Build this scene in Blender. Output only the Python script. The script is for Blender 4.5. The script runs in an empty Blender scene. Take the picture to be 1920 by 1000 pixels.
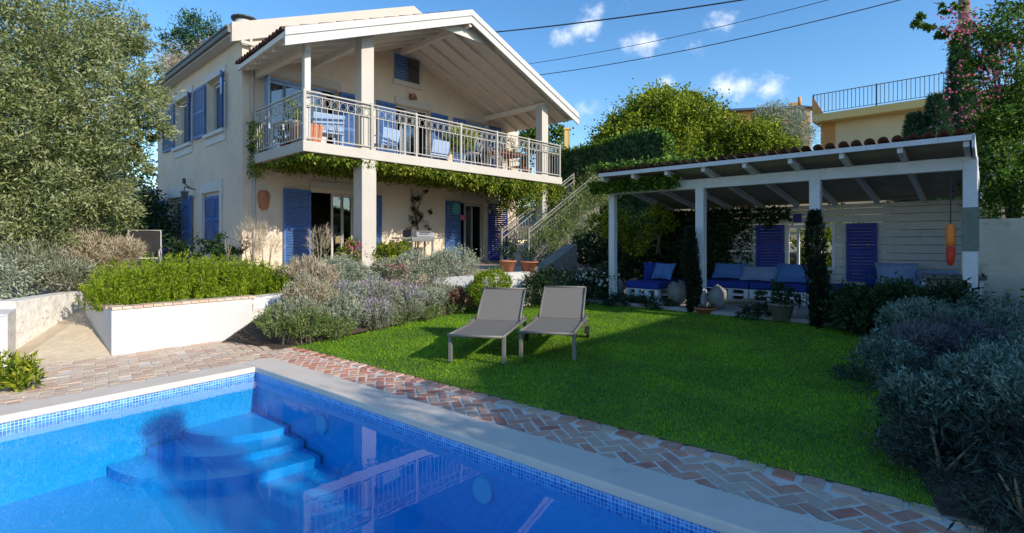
import bpy, math, random
import numpy as np
from math import radians, sin, cos, pi
from mathutils import Vector, Matrix

sc = bpy.context.scene
col = sc.collection
rng = np.random.default_rng(11)
random.seed(5)

# ------------------------------------------------------------------ camera
FPX, V0, CAMZ = 975.0, 453.0, 1.6
cam_d = bpy.data.cameras.new('camera')
cam = bpy.data.objects.new('camera', cam_d); col.objects.link(cam)
cam.location = (0, 0, CAMZ); cam.rotation_euler = (pi/2, 0, 0)
cam_d.sensor_width = 36; cam_d.lens = FPX/1920*36
cam_d.shift_y = -(500-V0)/1920
cam_d.clip_end = 3000
sc.camera = cam
# ------------------------------------------------------------------ light
SUN_AZ, SUN_EL = radians(126.5), radians(27)
sv = Vector((sin(SUN_AZ)*cos(SUN_EL), cos(SUN_AZ)*cos(SUN_EL), sin(SUN_EL)))
sd = bpy.data.lights.new('sun', 'SUN'); sd.energy = 2.95; sd.angle = radians(.5); sd.color = (1, .89, .74)
sun = bpy.data.objects.new('sun', sd); col.objects.link(sun)
sun.rotation_euler = sv.to_track_quat('Z', 'Y').to_euler()
sc.view_settings.view_transform = 'Standard'; sc.view_settings.look = 'None'
sc.view_settings.exposure = 0.85; sc.view_settings.gamma = 1
world = bpy.data.worlds.new('World'); sc.world = world; world.use_nodes = True
wn, wl = world.node_tree.nodes, world.node_tree.links
wn.clear()
wo = wn.new('ShaderNodeOutputWorld'); bg = wn.new('ShaderNodeBackground'); bg.inputs[1].default_value = .15
sky = wn.new('ShaderNodeTexSky'); sky.sky_type = 'NISHITA'; sky.sun_disc = False
sky.sun_elevation = SUN_EL; sky.sun_rotation = SUN_AZ
sky.air_density = 1.0; sky.dust_density = .15; sky.ozone_density = 2.4
tc = wn.new('ShaderNodeTexCoord')
nz = wn.new('ShaderNodeTexNoise'); nz.inputs['Scale'].default_value = 22; nz.inputs['Detail'].default_value = 6; nz.inputs['Roughness'].default_value = .62
wl.new(tc.outputs['Generated'], nz.inputs['Vector'])
CL = [(1092,52,24,.9),(1125,22,24,.75),(1065,66,17,.65),(1104,76,9,.8),(1145,16,14,.4),(1207,82,20,.9),(1222,66,11,.4),(1350,50,19,.9),(1334,62,14,.5),(1312,80,17,.55),
      (1368,166,20,.8),(1392,158,22,1.0),(1352,172,12,.5),(1442,167,17,.75),(1462,168,12,.4),(1108,210,18,.5),(1246,150,10,.6)]
acc = None
def wm(op, a, b=None, c=None):
    n = wn.new('ShaderNodeMath'); n.operation = op
    for i, x in enumerate((a, b, c)):
        if x is None: continue
        if isinstance(x, (int, float)): n.inputs[i].default_value = x
        else: wl.new(x, n.inputs[i])
    return n.outputs[0]
for (u, v, r, s) in CL:
    d = Vector(((u-960)/FPX, 1, (V0-v)/FPX)); q = d.length; d.normalize()
    vs = wn.new('ShaderNodeVectorMath'); vs.operation = 'SUBTRACT'; wl.new(tc.outputs['Generated'], vs.inputs[0]); vs.inputs[1].default_value = d
    vm = wn.new('ShaderNodeVectorMath'); vm.operation = 'MULTIPLY'; wl.new(vs.outputs[0], vm.inputs[0]); vm.inputs[1].default_value = (1, 1, 1.7)
    vl = wn.new('ShaderNodeVectorMath'); vl.operation = 'LENGTH'; wl.new(vm.outputs[0], vl.inputs[0])
    R = r*2.6/FPX/q
    f = wm('MULTIPLY', wm('MAXIMUM', wm('SUBTRACT', 1, wm('DIVIDE', vl.outputs['Value'], R)), 0), s)
    acc = f if acc is None else wm('MAXIMUM', acc, f)
mr = wn.new('ShaderNodeMapRange'); mr.interpolation_type = 'SMOOTHSTEP'
wl.new(wm('ADD', acc, wm('MULTIPLY', wm('SUBTRACT', nz.outputs[0], .5), wm('MULTIPLY', wm('GREATER_THAN', acc, .001), 2.6))), mr.inputs[0])
mr.inputs[1].default_value = .18; mr.inputs[2].default_value = 1.35; mr.inputs[4].default_value = .8
mx = wn.new('ShaderNodeMix'); mx.data_type = 'RGBA'
hs = wn.new('ShaderNodeHueSaturation'); hs.inputs['Saturation'].default_value = 1.24; hs.inputs['Value'].default_value = .84; wl.new(sky.outputs[0], hs.inputs['Color'])
wl.new(mr.outputs[0], mx.inputs[0]); wl.new(hs.outputs[0], mx.inputs[6]); mx.inputs[7].default_value = (4.9, 5.1, 5.5, 1)
wl.new(mx.outputs[2], bg.inputs[0]); wl.new(bg.outputs[0], wo.inputs[0])

# ------------------------------------------------------------------ helpers
def Rp(u, v, Y): return Vector(((u-960)/FPX*Y, Y, CAMZ+(V0-v)/FPX*Y))      # point at depth Y
def G(u, v, z=0):                                                          # point on the horizontal plane z
    Y = (CAMZ-z)*FPX/(v-V0); return Vector(((u-960)/FPX*Y, Y, z))
PSI = .752
AX = Vector((sin(PSI), cos(PSI), 0)); BX = Vector((cos(PSI), -sin(PSI), 0))
H0 = Vector((-6.65, 13.15, 0))
def HF(s, b, z): return H0+AX*s+BX*b+Vector((0, 0, z))                     # house frame
def hs_(u, b=0.):                                                          # facade coordinate s of a column
    k = (u-960)/FPX; o = H0+BX*b
    return (k*o.y-o.x)/(AX.x-k*AX.y)
def hz(u, v, b=0.):
    return CAMZ+(V0-v)/FPX*(H0+BX*b+AX*hs_(u, b)).y
SL = -.165
def hb(u, s=SL):                                                           # side wall coordinate b of a column
    k = (u-960)/FPX; o = H0+AX*s
    return (k*o.y-o.x)/(BX.x-k*BX.y)
def hzs(u, v, s=SL): return CAMZ+(V0-v)/FPX*(H0+AX*s+BX*hb(u, s)).y
PL = Vector((2.39, 12.31, 0))
def PF(k, d, z): return PL+BX*k+AX*d+Vector((0, 0, z))                     # pergola frame: k along the front, d depth
PC = Vector((-3.234, 6.582, 0)); E1 = Vector((.773, -.634, 0)); E2 = Vector((-.601, -.799, 0)); EN = Vector((.634, .773, 0))
def SF(t, w, z): return PC+E1*t+E2*w+Vector((0, 0, z))                     # pool frame

WM = {}
def mk(name, data=None, M=None, parent=None):
    o = bpy.data.objects.new(name, data); col.objects.link(o)
    M = M or Matrix()
    WM[o.name] = M
    if parent is not None:
        o.parent = parent; o.matrix_local = WM[parent.name].inverted() @ M
    else: o.matrix_local = M
    return o
def tag(o, label=None, cat=None, group=None, kind=None):
    if label: o['label'] = label
    if cat: o['category'] = cat
    if group: o['group'] = group
    if kind: o['kind'] = kind
    return o
def thing(name, label, cat, base, rz=0, group=None):
    return tag(mk(name, None, Matrix.Translation(Vector(base)) @ Matrix.Rotation(rz, 4, 'Z')), label, cat, group)
def copy_tree(o, M, label=None, parent=None):
    def cp(x, p):
        c = x.copy(); col.objects.link(c)
        if p is not None: c.parent = p
        for ch in kids.get(x.name, []): cp(ch, c)
        return c
    kids = {}
    for x in col.objects:
        if x.parent: kids.setdefault(x.parent.name, []).append(x)
    r = cp(o, parent); r.matrix_local = M; WM[r.name] = M
    if label: r['label'] = label
    return r

class MB:
    def __init__(s, F=None): s.v = []; s.f = []; s.sm = []; s.F = F or (lambda x, y, z: Vector((x, y, z)))
    def P(s, x, y, z): return s.F(x, y, z)
    def poly(s, pts, faces, smooth=False):
        n = len(s.v); s.v += [tuple(p) for p in pts]
        for f in faces: s.f.append([i+n for i in f]); s.sm.append(smooth)
        return s
    def box(s, x0, x1, y0, y1, z0, z1):
        return s.poly([s.F(x, y, z) for x in (x0, x1) for y in (y0, y1) for z in (z0, z1)],
                      [(0, 1, 3, 2), (4, 6, 7, 5), (0, 4, 5, 1), (2, 3, 7, 6), (0, 2, 6, 4), (1, 5, 7, 3)])
    def hexa(s, p8):      # 8 points: bottom 4 ccw, top 4 ccw (in frame coords)
        return s.poly([s.F(*p) for p in p8], [(3, 2, 1, 0), (4, 5, 6, 7), (0, 1, 5, 4), (1, 2, 6, 5), (2, 3, 7, 6), (3, 0, 4, 7)])
    def quad(s, *p): return s.poly([s.F(*q) for q in p], [tuple(range(len(p)))])
    def prism(s, pts, off):   # polygon extruded by vector (frame coords)
        n = len(pts); a = [s.F(*p) for p in pts]; b = [s.F(p[0]+off[0], p[1]+off[1], p[2]+off[2]) for p in pts]
        return s.poly(a+b, [tuple(range(n))[::-1], tuple(range(n, 2*n))]+[(i, (i+1) % n, n+(i+1) % n, n+i) for i in range(n)])
    def beam(s, p, q, w, h, up=(0, 0, 1)):   # rectangular bar between two frame points
        p, q = s.F(*p), s.F(*q); d = (q-p).normalized(); up = Vector(up)
        sd_ = d.cross(up)
        if sd_.length < 1e-4: sd_ = Vector((1, 0, 0))
        sd_.normalize(); u2 = sd_.cross(d).normalized()
        c = [(-w/2, -h/2), (w/2, -h/2), (w/2, h/2), (-w/2, h/2)]
        return s.poly([p+sd_*a+u2*b for a, b in c]+[q+sd_*a+u2*b for a, b in c],
                      [(0, 1, 2, 3), (7, 6, 5, 4)]+[(i, i+4, (i+1) % 4+4, (i+1) % 4) for i in range(4)])
    def tube(s, pts, r, n=6, closed=False, smooth=True):
        P = [s.F(*p) for p in pts]; m = len(P); rr = r if hasattr(r, '__len__') else [r]*m
        base = []; ref = None
        for i in range(m):
            d = (P[(i+1) % m if closed else min(i+1, m-1)]-P[(i-1) % m if closed else max(i-1, 0)]).normalized()
            if ref is None:
                ref = d.orthogonal().normalized()
            ref = (ref-d*ref.dot(d)); ref = ref.normalized() if ref.length > 1e-5 else d.orthogonal().normalized()
            e = d.cross(ref)
            base += [P[i]+(ref*cos(2*pi*k/n)+e*sin(2*pi*k/n))*rr[i] for k in range(n)]
        fs = []
        for i in range(m if closed else m-1):
            j = (i+1) % m
            fs += [(i*n+k, i*n+(k+1) % n, j*n+(k+1) % n, j*n+k) for k in range(n)]
        if not closed: fs += [tuple(range(n))[::-1], tuple(range((m-1)*n, m*n))]
        return s.poly(base, fs, smooth)
    def lathe(s, c, prof, n=16, smooth=True):   # prof [(r,z)], c frame point
        c = s.F(*c); pts = []; 
        for r, z in prof: pts += [c+Vector((cos(2*pi*k/n)*r, sin(2*pi*k/n)*r, z)) for k in range(n)]
        fs = [(i*n+k, i*n+(k+1) % n, (i+1)*n+(k+1) % n, (i+1)*n+k) for i in range(len(prof)-1) for k in range(n)]
        fs += [tuple(range(n))[::-1], tuple(range((len(prof)-1)*n, len(prof)*n))]
        return s.poly(pts, fs, smooth)
    def pillow(s, c, ux, uy, uz, n=8):
        c = Vector(c); ux, uy, uz = map(Vector, (ux, uy, uz)); pts = []; fs = []
        for sg in (1, -1):
            b = len(pts)
            for i in range(n+1):
                for j in range(n+1):
                    x = -1+2*i/n; y = -1+2*j/n
                    t = max(0, (1-x**4))**.5*max(0, (1-y**4))**.5
                    k = 1-.10*(1-abs(x*y))
                    pts.append(c+ux*x*k+uy*y*k+uz*(t*sg))
            for i in range(n):
                for j in range(n):
                    q = (b+i*(n+1)+j, b+(i+1)*(n+1)+j, b+(i+1)*(n+1)+j+1, b+i*(n+1)+j+1)
                    fs.append(q if sg > 0 else q[::-1])
        return s.poly(pts, fs, True)
    def build(s, name, mat, parent=None, bev=0):
        V = np.array([tuple(p) for p in s.v], dtype=float)
        if parent is None:
            b = Vector(((V[:, 0].min()+V[:, 0].max())/2, (V[:, 1].min()+V[:, 1].max())/2, V[:, 2].min())); M = Matrix.Translation(b)
        else: M = WM[parent.name].copy()
        iv = np.array(M.inverted()); L = V @ iv[:3, :3].T+iv[:3, 3]
        me = bpy.data.meshes.new(name); me.from_pydata(L.tolist(), [], s.f); me.update()
        if any(s.sm): me.polygons.foreach_set('use_smooth', s.sm)
        me.materials.append(mat)
        o = mk(name, me, M, parent)
        if bev:
            md = o.modifiers.new('bevel', 'BEVEL'); md.width = bev; md.segments = 2; md.limit_method = 'ANGLE'; md.angle_limit = radians(40)
        return o

def npmesh(name, V, k, mat, parent=None):      # V (n*k,3) faces of k verts each
    V = np.asarray(V, dtype=np.float32); nf = len(V)//k
    if parent is None:
        b = Vector((float(V[:, 0].mean()), float(V[:, 1].mean()), float(V[:, 2].min()))); M = Matrix.Translation(b)
    else: M = WM[parent.name].copy()
    iv = np.array(M.inverted()); L = (V @ iv[:3, :3].T+iv[:3, 3]).astype(np.float32)
    me = bpy.data.meshes.new(name)
    me.vertices.add(len(L)); me.vertices.foreach_set('co', L.ravel())
    me.loops.add(len(L)); me.loops.foreach_set('vertex_index', np.arange(len(L), dtype=np.int32))
    me.polygons.add(nf); me.polygons.foreach_set('loop_start', np.arange(0, len(L), k, dtype=np.int32))
    me.update(); me.validate()
    me.materials.append(mat)
    return mk(name, me, M, parent)
def unit(a): return a/np.maximum(np.linalg.norm(a, axis=-1, keepdims=True), 1e-9)
def leafV(P, D, L, W):
    n = len(P); D = unit(D); S = unit(np.cross(D, rng.normal(size=(n, 3))))
    L = np.broadcast_to(L, (n,))[:, None]; W = np.broadcast_to(W, (n,))[:, None]
    out = np.stack([P, P+D*L*.45+S*W*.5, P+D*L, P+D*L*.45-S*W*.5], 1)
    return out.reshape(-1, 3)
def ivyV(P, N, L, W, j=.35):
    n = len(P); N = unit(np.broadcast_to(np.array(N, float), (n, 3))+rng.normal(size=(n, 3))*j)
    D = unit(np.cross(N, rng.normal(size=(n, 3)))); D = unit(D+np.array([0, 0, -.6])); S = unit(np.cross(D, N))
    L = (np.ones(n)*L*(.7+.6*rng.random(n)))[:, None]; W = (np.ones(n)*W)[:, None]
    return np.stack([P, P+D*L*.45+S*W*.5, P+D*L, P+D*L*.45-S*W*.5], 1).reshape(-1, 3)
def blob_leaves(blobs, n, L, W, nc=None, sig=.16, up=.1, outw=.8, shell=.45, jit=.9, sq=1.):
    """blobs: (x,y,z,rx,ry,rz). leaves scattered in clumps over and inside the blobs"""
    B = np.array([tuple(b) for b in blobs], float); w = (B[:, 3]*B[:, 5])+(B[:, 4]*B[:, 5]); w /= w.sum()
    nc = nc or max(20, n//45)
    bi = rng.choice(len(B), nc, p=w); d = unit(rng.normal(size=(nc, 3)))
    r = shell+(1.02-shell)*rng.random(nc)**.6
    r *= 1+.14*np.sin(d[:, 0]*5+bi)*np.cos(d[:, 2]*6+bi*2)
    cc = B[bi, :3]+d*r[:, None]*B[bi, 3:]
    ci = rng.integers(0, nc, n); s = sig*(.5+rng.random(nc))[ci][:, None]*B[bi[ci], 3:].mean(1, keepdims=True)
    P = cc[ci]+rng.normal(size=(n, 3))*s*np.array([1, 1, sq])
    D = d[ci]*outw+rng.normal(size=(n, 3))*jit+np.array([0, 0, up])
    return leafV(P, D, L*(.6+.8*rng.random(n)), W*(.7+.6*rng.random(n)))
def spray_leaves(blobs, n, L, W, spread=.6, floor=None, ns=None):
    """upright shoots: needles along stems that rise and lean outwards"""
    B = np.array([tuple(b) for b in blobs], float); w = B[:, 3]*B[:, 4]; w /= w.sum()
    ns = ns or n//30
    bi = rng.choice(len(B), ns, p=w)
    a = rng.random(ns)*2*pi; q = np.sqrt(rng.random(ns))
    lat = np.stack([np.cos(a)*q, np.sin(a)*q, np.zeros(ns)], 1)
    top = B[bi, :3]+lat*B[bi, 3:]; top[:, 2] = B[bi, 2]+B[bi, 5]*np.sqrt(np.maximum(0, 1-q*q*.96))*(.82+.3*rng.random(ns))
    bot = B[bi, :3]+lat*B[bi, 3:]*.45; bot[:, 2] = B[bi, 2]-B[bi, 5]*.6
    si = rng.integers(0, ns, n); t = (rng.random(n)**.55)[:, None]
    P = bot[si]*(1-t)+top[si]*t+rng.normal(size=(n, 3))*L*.18
    D = unit(top[si]-bot[si])+rng.normal(size=(n, 3))*spread
    if floor is not None: P[:, 2] = np.maximum(P[:, 2], floor)
    return leafV(P, D, L*(.6+.8*rng.random(n)), W*(.7+.6*rng.random(n)))

# ------------------------------------------------------------------ materials
def nodes(name):
    m = bpy.data.materials.new(name); m.use_nodes = True; t = m.node_tree
    return m, t.nodes, t.links, t.nodes['Principled BSDF']
def ramp(n, cols, pos=None):
    r = n.new('ShaderNodeValToRGB'); e = r.color_ramp.elements
    while len(e) < len(cols): e.new(.5)
    for i, c in enumerate(cols):
        e[i].position = pos[i] if pos else i/(len(cols)-1); e[i].color = (*c, 1)
    return r
def mat(name, c, rough=.7, var=.12, scale=3., bump=.0, bscale=40., c2=None, spec=.3, metal=0, stain=None, det=6):
    m, n, l, p = nodes(name)
    tcd = n.new('ShaderNodeTexCoord'); nt = n.new('ShaderNodeTexNoise'); nt.inputs['Scale'].default_value = scale
    nt.inputs['Detail'].default_value = det; nt.inputs['Roughness'].default_value = .65
    l.new(tcd.outputs['Object'], nt.inputs['Vector'])
    lo = tuple(x*(1-var) for x in c); hi = c2 or tuple(min(1, x*(1+var)) for x in c)
    r = ramp(n, [lo, c, hi], [.3, .5, .7]); l.new(nt.outputs[0], r.inputs[0])
    out = r.outputs[0]
    if stain:
        n2 = n.new('ShaderNodeTexNoise'); n2.inputs['Scale'].default_value = stain[1]; n2.inputs['Detail'].default_value = 8; n2.inputs['Roughness'].default_value = .7
        l.new(tcd.outputs['Object'], n2.inputs['Vector'])
        mp = n.new('ShaderNodeMapRange'); mp.inputs[1].default_value = stain[2]; mp.inputs[2].default_value = stain[2]+.12; mp.inputs[4].default_value = stain[3]
        l.new(n2.outputs[0], mp.inputs[0])
        mxx = n.new('ShaderNodeMix'); mxx.data_type = 'RGBA'; l.new(mp.outputs[0], mxx.inputs[0]); l.new(out, mxx.inputs[6]); mxx.inputs[7].default_value = (*stain[0], 1)
        out = mxx.outputs[2]
    l.new(out, p.inputs['Base Color'])
    p.inputs['Roughness'].default_value = rough; p.inputs['Specular IOR Level'].default_value = spec; p.inputs['Metallic'].default_value = metal
    if bump:
        nb = n.new('ShaderNodeTexNoise'); nb.inputs['Scale'].default_value = bscale; nb.inputs['Detail'].default_value = 5
        l.new(tcd.outputs['Object'], nb.inputs['Vector'])
        b = n.new('ShaderNodeBump'); b.inputs['Strength'].default_value = bump; b.inputs['Distance'].default_value = .02
        l.new(nb.outputs[0], b.inputs['Height']); l.new(b.outputs[0], p.inputs['Normal'])
    return m
def leafmat(name, cols, rough=.55, trans=.3, scale=2.2, spec=.25):
    m, n, l, p = nodes(name)
    g = n.new('ShaderNodeNewGeometry'); tcd = n.new('ShaderNodeTexCoord')
    nt = n.new('ShaderNodeTexNoise'); nt.inputs['Scale'].default_value = scale; nt.inputs['Detail'].default_value = 3
    l.new(tcd.outputs['Object'], nt.inputs['Vector'])
    ad = n.new('ShaderNodeMath'); ad.operation = 'MULTIPLY_ADD'; l.new(nt.outputs[0], ad.inputs[0]); ad.inputs[1].default_value = 1.3; ad.inputs[2].default_value = -.65
    a2 = n.new('ShaderNodeMath'); a2.operation = 'ADD'; l.new(g.outputs['Random Per Island'], a2.inputs[0]); l.new(ad.outputs[0], a2.inputs[1])
    r = ramp(n, cols); l.new(a2.outputs[0], r.inputs[0])
    l.new(r.outputs[0], p.inputs['Base Color']); p.inputs['Roughness'].default_value = rough; p.inputs['Specular IOR Level'].default_value = spec
    tr = n.new('ShaderNodeBsdfTranslucent'); l.new(r.outputs[0], tr.inputs[0])
    ms = n.new('ShaderNodeMixShader'); ms.inputs[0].default_value = trans
    l.new(p.outputs[0], ms.inputs[1]); l.new(tr.outputs[0], ms.inputs[2])
    l.new(ms.outputs[0], n['Material Output'].inputs[0])
    return m
def islandmat(name, cols, rough=.85, bump=.4, bscale=30, spec=.2, dirt=None, dscale=6.):
    m, n, l, p = nodes(name)
    g = n.new('ShaderNodeNewGeometry'); r = ramp(n, cols); l.new(g.outputs['Random Per Island'], r.inputs[0])
    tcd = n.new('ShaderNodeTexCoord'); nt = n.new('ShaderNodeTexNoise'); nt.inputs['Scale'].default_value = dscale; nt.inputs['Detail'].default_value = 8; nt.inputs['Roughness'].default_value = .7
    l.new(tcd.outputs['Object'], nt.inputs['Vector'])
    mxx = n.new('ShaderNodeMix'); mxx.data_type = 'RGBA'; mp = n.new('ShaderNodeMapRange'); mp.inputs[1].default_value = .45; mp.inputs[2].default_value = .75; mp.inputs[4].default_value = .6
    l.new(nt.outputs[0], mp.inputs[0]); l.new(mp.outputs[0], mxx.inputs[0]); l.new(r.outputs[0], mxx.inputs[6]); mxx.inputs[7].default_value = (*(dirt or cols[0]), 1)
    l.new(mxx.outputs[2], p.inputs['Base Color']); p.inputs['Roughness'].default_value = rough; p.inputs['Specular IOR Level'].default_value = spec
    nb = n.new('ShaderNodeTexNoise'); nb.inputs['Scale'].default_value = bscale; nb.inputs['Detail'].default_value = 5; l.new(tcd.outputs['Object'], nb.inputs['Vector'])
    b = n.new('ShaderNodeBump'); b.inputs['Strength'].default_value = bump; b.inputs['Distance'].default_value = .02
    l.new(nb.outputs[0], b.inputs['Height']); l.new(b.outputs[0], p.inputs['Normal'])
    return m
def glassmat(name, tint=(.8, .85, .9), refl=.0, rough=0.02, ior=1.45):
    m = bpy.data.materials.new(name); m.use_nodes = True; n, l = m.node_tree.nodes, m.node_tree.links; n.clear()
    o = n.new('ShaderNodeOutputMaterial'); t = n.new('ShaderNodeBsdfTransparent'); t.inputs[0].default_value = (*tint, 1)
    g = n.new('ShaderNodeBsdfGlossy'); g.inputs['Roughness'].default_value = rough
    f = n.new('ShaderNodeNewGeometry'); dt = n.new('ShaderNodeVectorMath'); dt.operation = 'DOT_PRODUCT'   # Schlick, the same from both sides
    l.new(f.outputs['Incoming'], dt.inputs[0]); l.new(f.outputs['Normal'], dt.inputs[1])
    def mth(op, x, y=None):
        k = n.new('ShaderNodeMath'); k.operation = op
        for i, q in enumerate((x, y)):
            if q is None: continue
            if isinstance(q, (int, float)): k.inputs[i].default_value = q
            else: l.new(q, k.inputs[i])
        return k.outputs[0]
    r0 = ((ior-1)/(ior+1))**2
    sch = mth('ADD', mth('MULTIPLY', mth('POWER', mth('SUBTRACT', 1, mth('ABSOLUTE', dt.outputs['Value'])), 5), 1-r0), r0)
    a = n.new('ShaderNodeMath'); a.operation = 'ADD'; a.use_clamp = True; l.new(sch, a.inputs[0]); a.inputs[1].default_value = refl; f = dt
    ms = n.new('ShaderNodeMixShader'); l.new(a.outputs[0], ms.inputs[0]); l.new(t.outputs[0], ms.inputs[1]); l.new(g.outputs[0], ms.inputs[2]); l.new(ms.outputs[0], o.inputs[0])
    return m, n, l, f, g

M = {}
M['stucco'] = mat('stucco', (.70, .585, .465), .9, .07, 1.3, .45, 40, stain=((.46, .38, .31), 1.6, .58, .45))
M['white'] = mat('white_paint', (.57, .555, .535), .6, .04, 4, .1, 30, stain=((.55, .5, .45), 2.5, .66, .3))
M['cream'] = mat('cream_paint', (.54, .50, .44), .8, .04, 2, .25, 60, stain=((.5, .42, .34), 3, .66, .4))
M['whitewash'] = mat('whitewash', (.58, .575, .57), .9, .04, 3, .5, 22, stain=((.40, .36, .31), 2.6, .60, .5))
M['fieldstone'] = mat('whitewashed_stone', (.70, .67, .62), .9, .18, 7, 1.0, 12, stain=((.16, .13, .11), 9, .57, .8))
M['terrace'] = mat('terrace_tile', (.40, .31, .25), .85, .15, 5, .2, 30)
M['blue'] = mat('blue_shutter_paint', (.065, .15, .38), .55, .2, 5, .15, 30, stain=((.20, .29, .46), 4, .56, .5))
M['dblue'] = mat('deep_blue_paint', (.018, .040, .27), .5, .12, 6, .1, 30)
M['lblue'] = mat('pale_blue_paint', (.32, .46, .70), .5, .08, 6)
M['soffit'] = mat('painted_boards', (.78, .71, .62), .7, .05, 3)
M['metal'] = mat('ivory_metal', (.42, .40, .355), .45, .08, 12, spec=.5)
M['smetal'] = mat('dark_rail_metal', (.27, .255, .215), .5, .15, 12)  # darker metal for the stair railings
M['dmetal'] = mat('dark_metal', (.07, .075, .085), .45, .2, 12, spec=.5)
M['gmetal'] = mat('grey_metal', (.36, .37, .37), .35, .1, 12, spec=.5, metal=.6)
M['tile'] = islandmat('clay_roof_tile', [(.10, .045, .035), (.155, .065, .048), (.075, .035, .03), (.20, .12, .09)], dirt=(.12, .08, .06))
M['pot'] = mat('terracotta', (.50, .19, .10), .8, .15, 9, .2, 30, stain=((.6, .42, .32), 6, .62, .5))
M['wood'] = mat('brown_wood', (.28, .13, .07), .6, .2, 8, .2, 30)
M['fabric'] = mat('taupe_sling_fabric', (.175, .163, .145), .75, .03, 60, .3, 500)
M['frame_grey'] = mat('taupe_frame', (.16, .15, .14), .45, .05, 10, spec=.45)
M['rubber'] = mat('black_rubber', (.02, .02, .02), .8, .2, 10)
M['coping'] = mat('concrete_coping', (.64, .57, .49), .85, .06, 2.2, .25, 50, stain=((.36, .33, .3), 2.4, .6, .5))
M['mortar'] = mat('pale_mortar', (.68, .61, .53), .95, .08, 6, .4, 30, stain=((.52, .44, .36), 3, .6, .5))
M['brick'] = islandmat('paving_brick', [(.50, .19, .12), (.60, .28, .19), (.60, .38, .28), (.44, .16, .11), (.56, .42, .32), (.56, .33, .22)], bump=.7, bscale=24, dirt=(.54, .47, .40))
M['oldbrick'] = islandmat('weathered_brick', [(.56, .37, .26), (.62, .46, .34), (.64, .53, .42), (.60, .48, .37), (.54, .37, .28)], bump=.8, bscale=24, dirt=(.58, .51, .42), dscale=3)
M['sand'] = mat('sandy_path', (.58, .48, .35), .95, .14, 5, .8, 35, stain=((.25, .2, .15), 14, .63, .5))
M['soil'] = mat('garden_soil', (.075, .055, .04), .95, .3, 6, 1.0, 18)
M['earth'] = mat('dry_ground', (.23, .19, .12), .95, .25, 1.5, .6, 8, stain=((.09, .12, .04), .8, .5, .7))
M['lawn'] = mat('lawn_soil', (.12, .22, .02), .95, .25, 4, .6, 60)
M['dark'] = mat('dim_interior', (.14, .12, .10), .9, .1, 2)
M['curtain'] = mat('curtain_cloth', (.62, .62, .66), .9, .08, 14)
M['bark'] = mat('bark', (.13, .105, .08), .95, .3, 9, 1.0, 30)
M['pole'] = mat('weathered_pole_wood', (.20, .13, .085), .9, .25, 6, .5, 30)
M['boards'] = mat('whitewashed_boards', (.56, .55, .53), .85, .08, 5, .3, 30, stain=((.30, .28, .22), 3, .6, .6))
M['gwood'] = mat('flaking_white_timber', (.62, .64, .68), .8, .07, 5, .3, 30, stain=((.36, .36, .38), 7, .62, .7))
M['under'] = mat('unpainted_ceiling_boards', (.34, .29, .22), .8, .15, 4)
M['navy'] = mat('navy_cushion_cloth', (.02, .045, .27), .9, .1, 12, .2, 90)
M['skyblue'] = mat('light_blue_cloth', (.085, .20, .48), .9, .12, 6, .2, 90)
M['paleblue'] = mat('faded_blue_cloth', (.22, .31, .50), .9, .12, 6, .2, 90)
M['orange'] = mat('orange_plastic', (.85, .24, .04), .5, .06, 6)
M['red'] = mat('red_plastic', (.60, .05, .02), .5, .06, 6)
M['teal'] = mat('teal_paint', (.10, .38, .40), .6, .15, 12)
M['pink'] = mat('pink_cloth', (.55, .14, .20), .8, .1, 12)
M['stone'] = mat('grey_stone', (.20, .19, .18), .9, .2, 6, .5, 20)
M['yellow'] = mat('yellow_render', (.72, .50, .20), .9, .05, 1, .2, 40)
M['ochre'] = mat('ochre_render', (.62, .30, .10), .9, .05, 1)
M['cable'] = mat('cable_sheath', (.05, .055, .07), .6, .1, 3)
M['stem'] = mat('grey_stem', (.30, .25, .18), .9, .2, 9)
M['redwall'] = mat('red_panel', (.30, .04, .03), .7, .1, 3)
M['glass'] = glassmat('window_glass', (.55, .62, .68), .10)[0]
M['barrel'] = mat('stucco_patch', (.5, .42, .34), .9, .1, 3)
M['floor'] = mat('grey_paving', (.33, .31, .29), .9, .2, 3, .4, 20)
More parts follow.
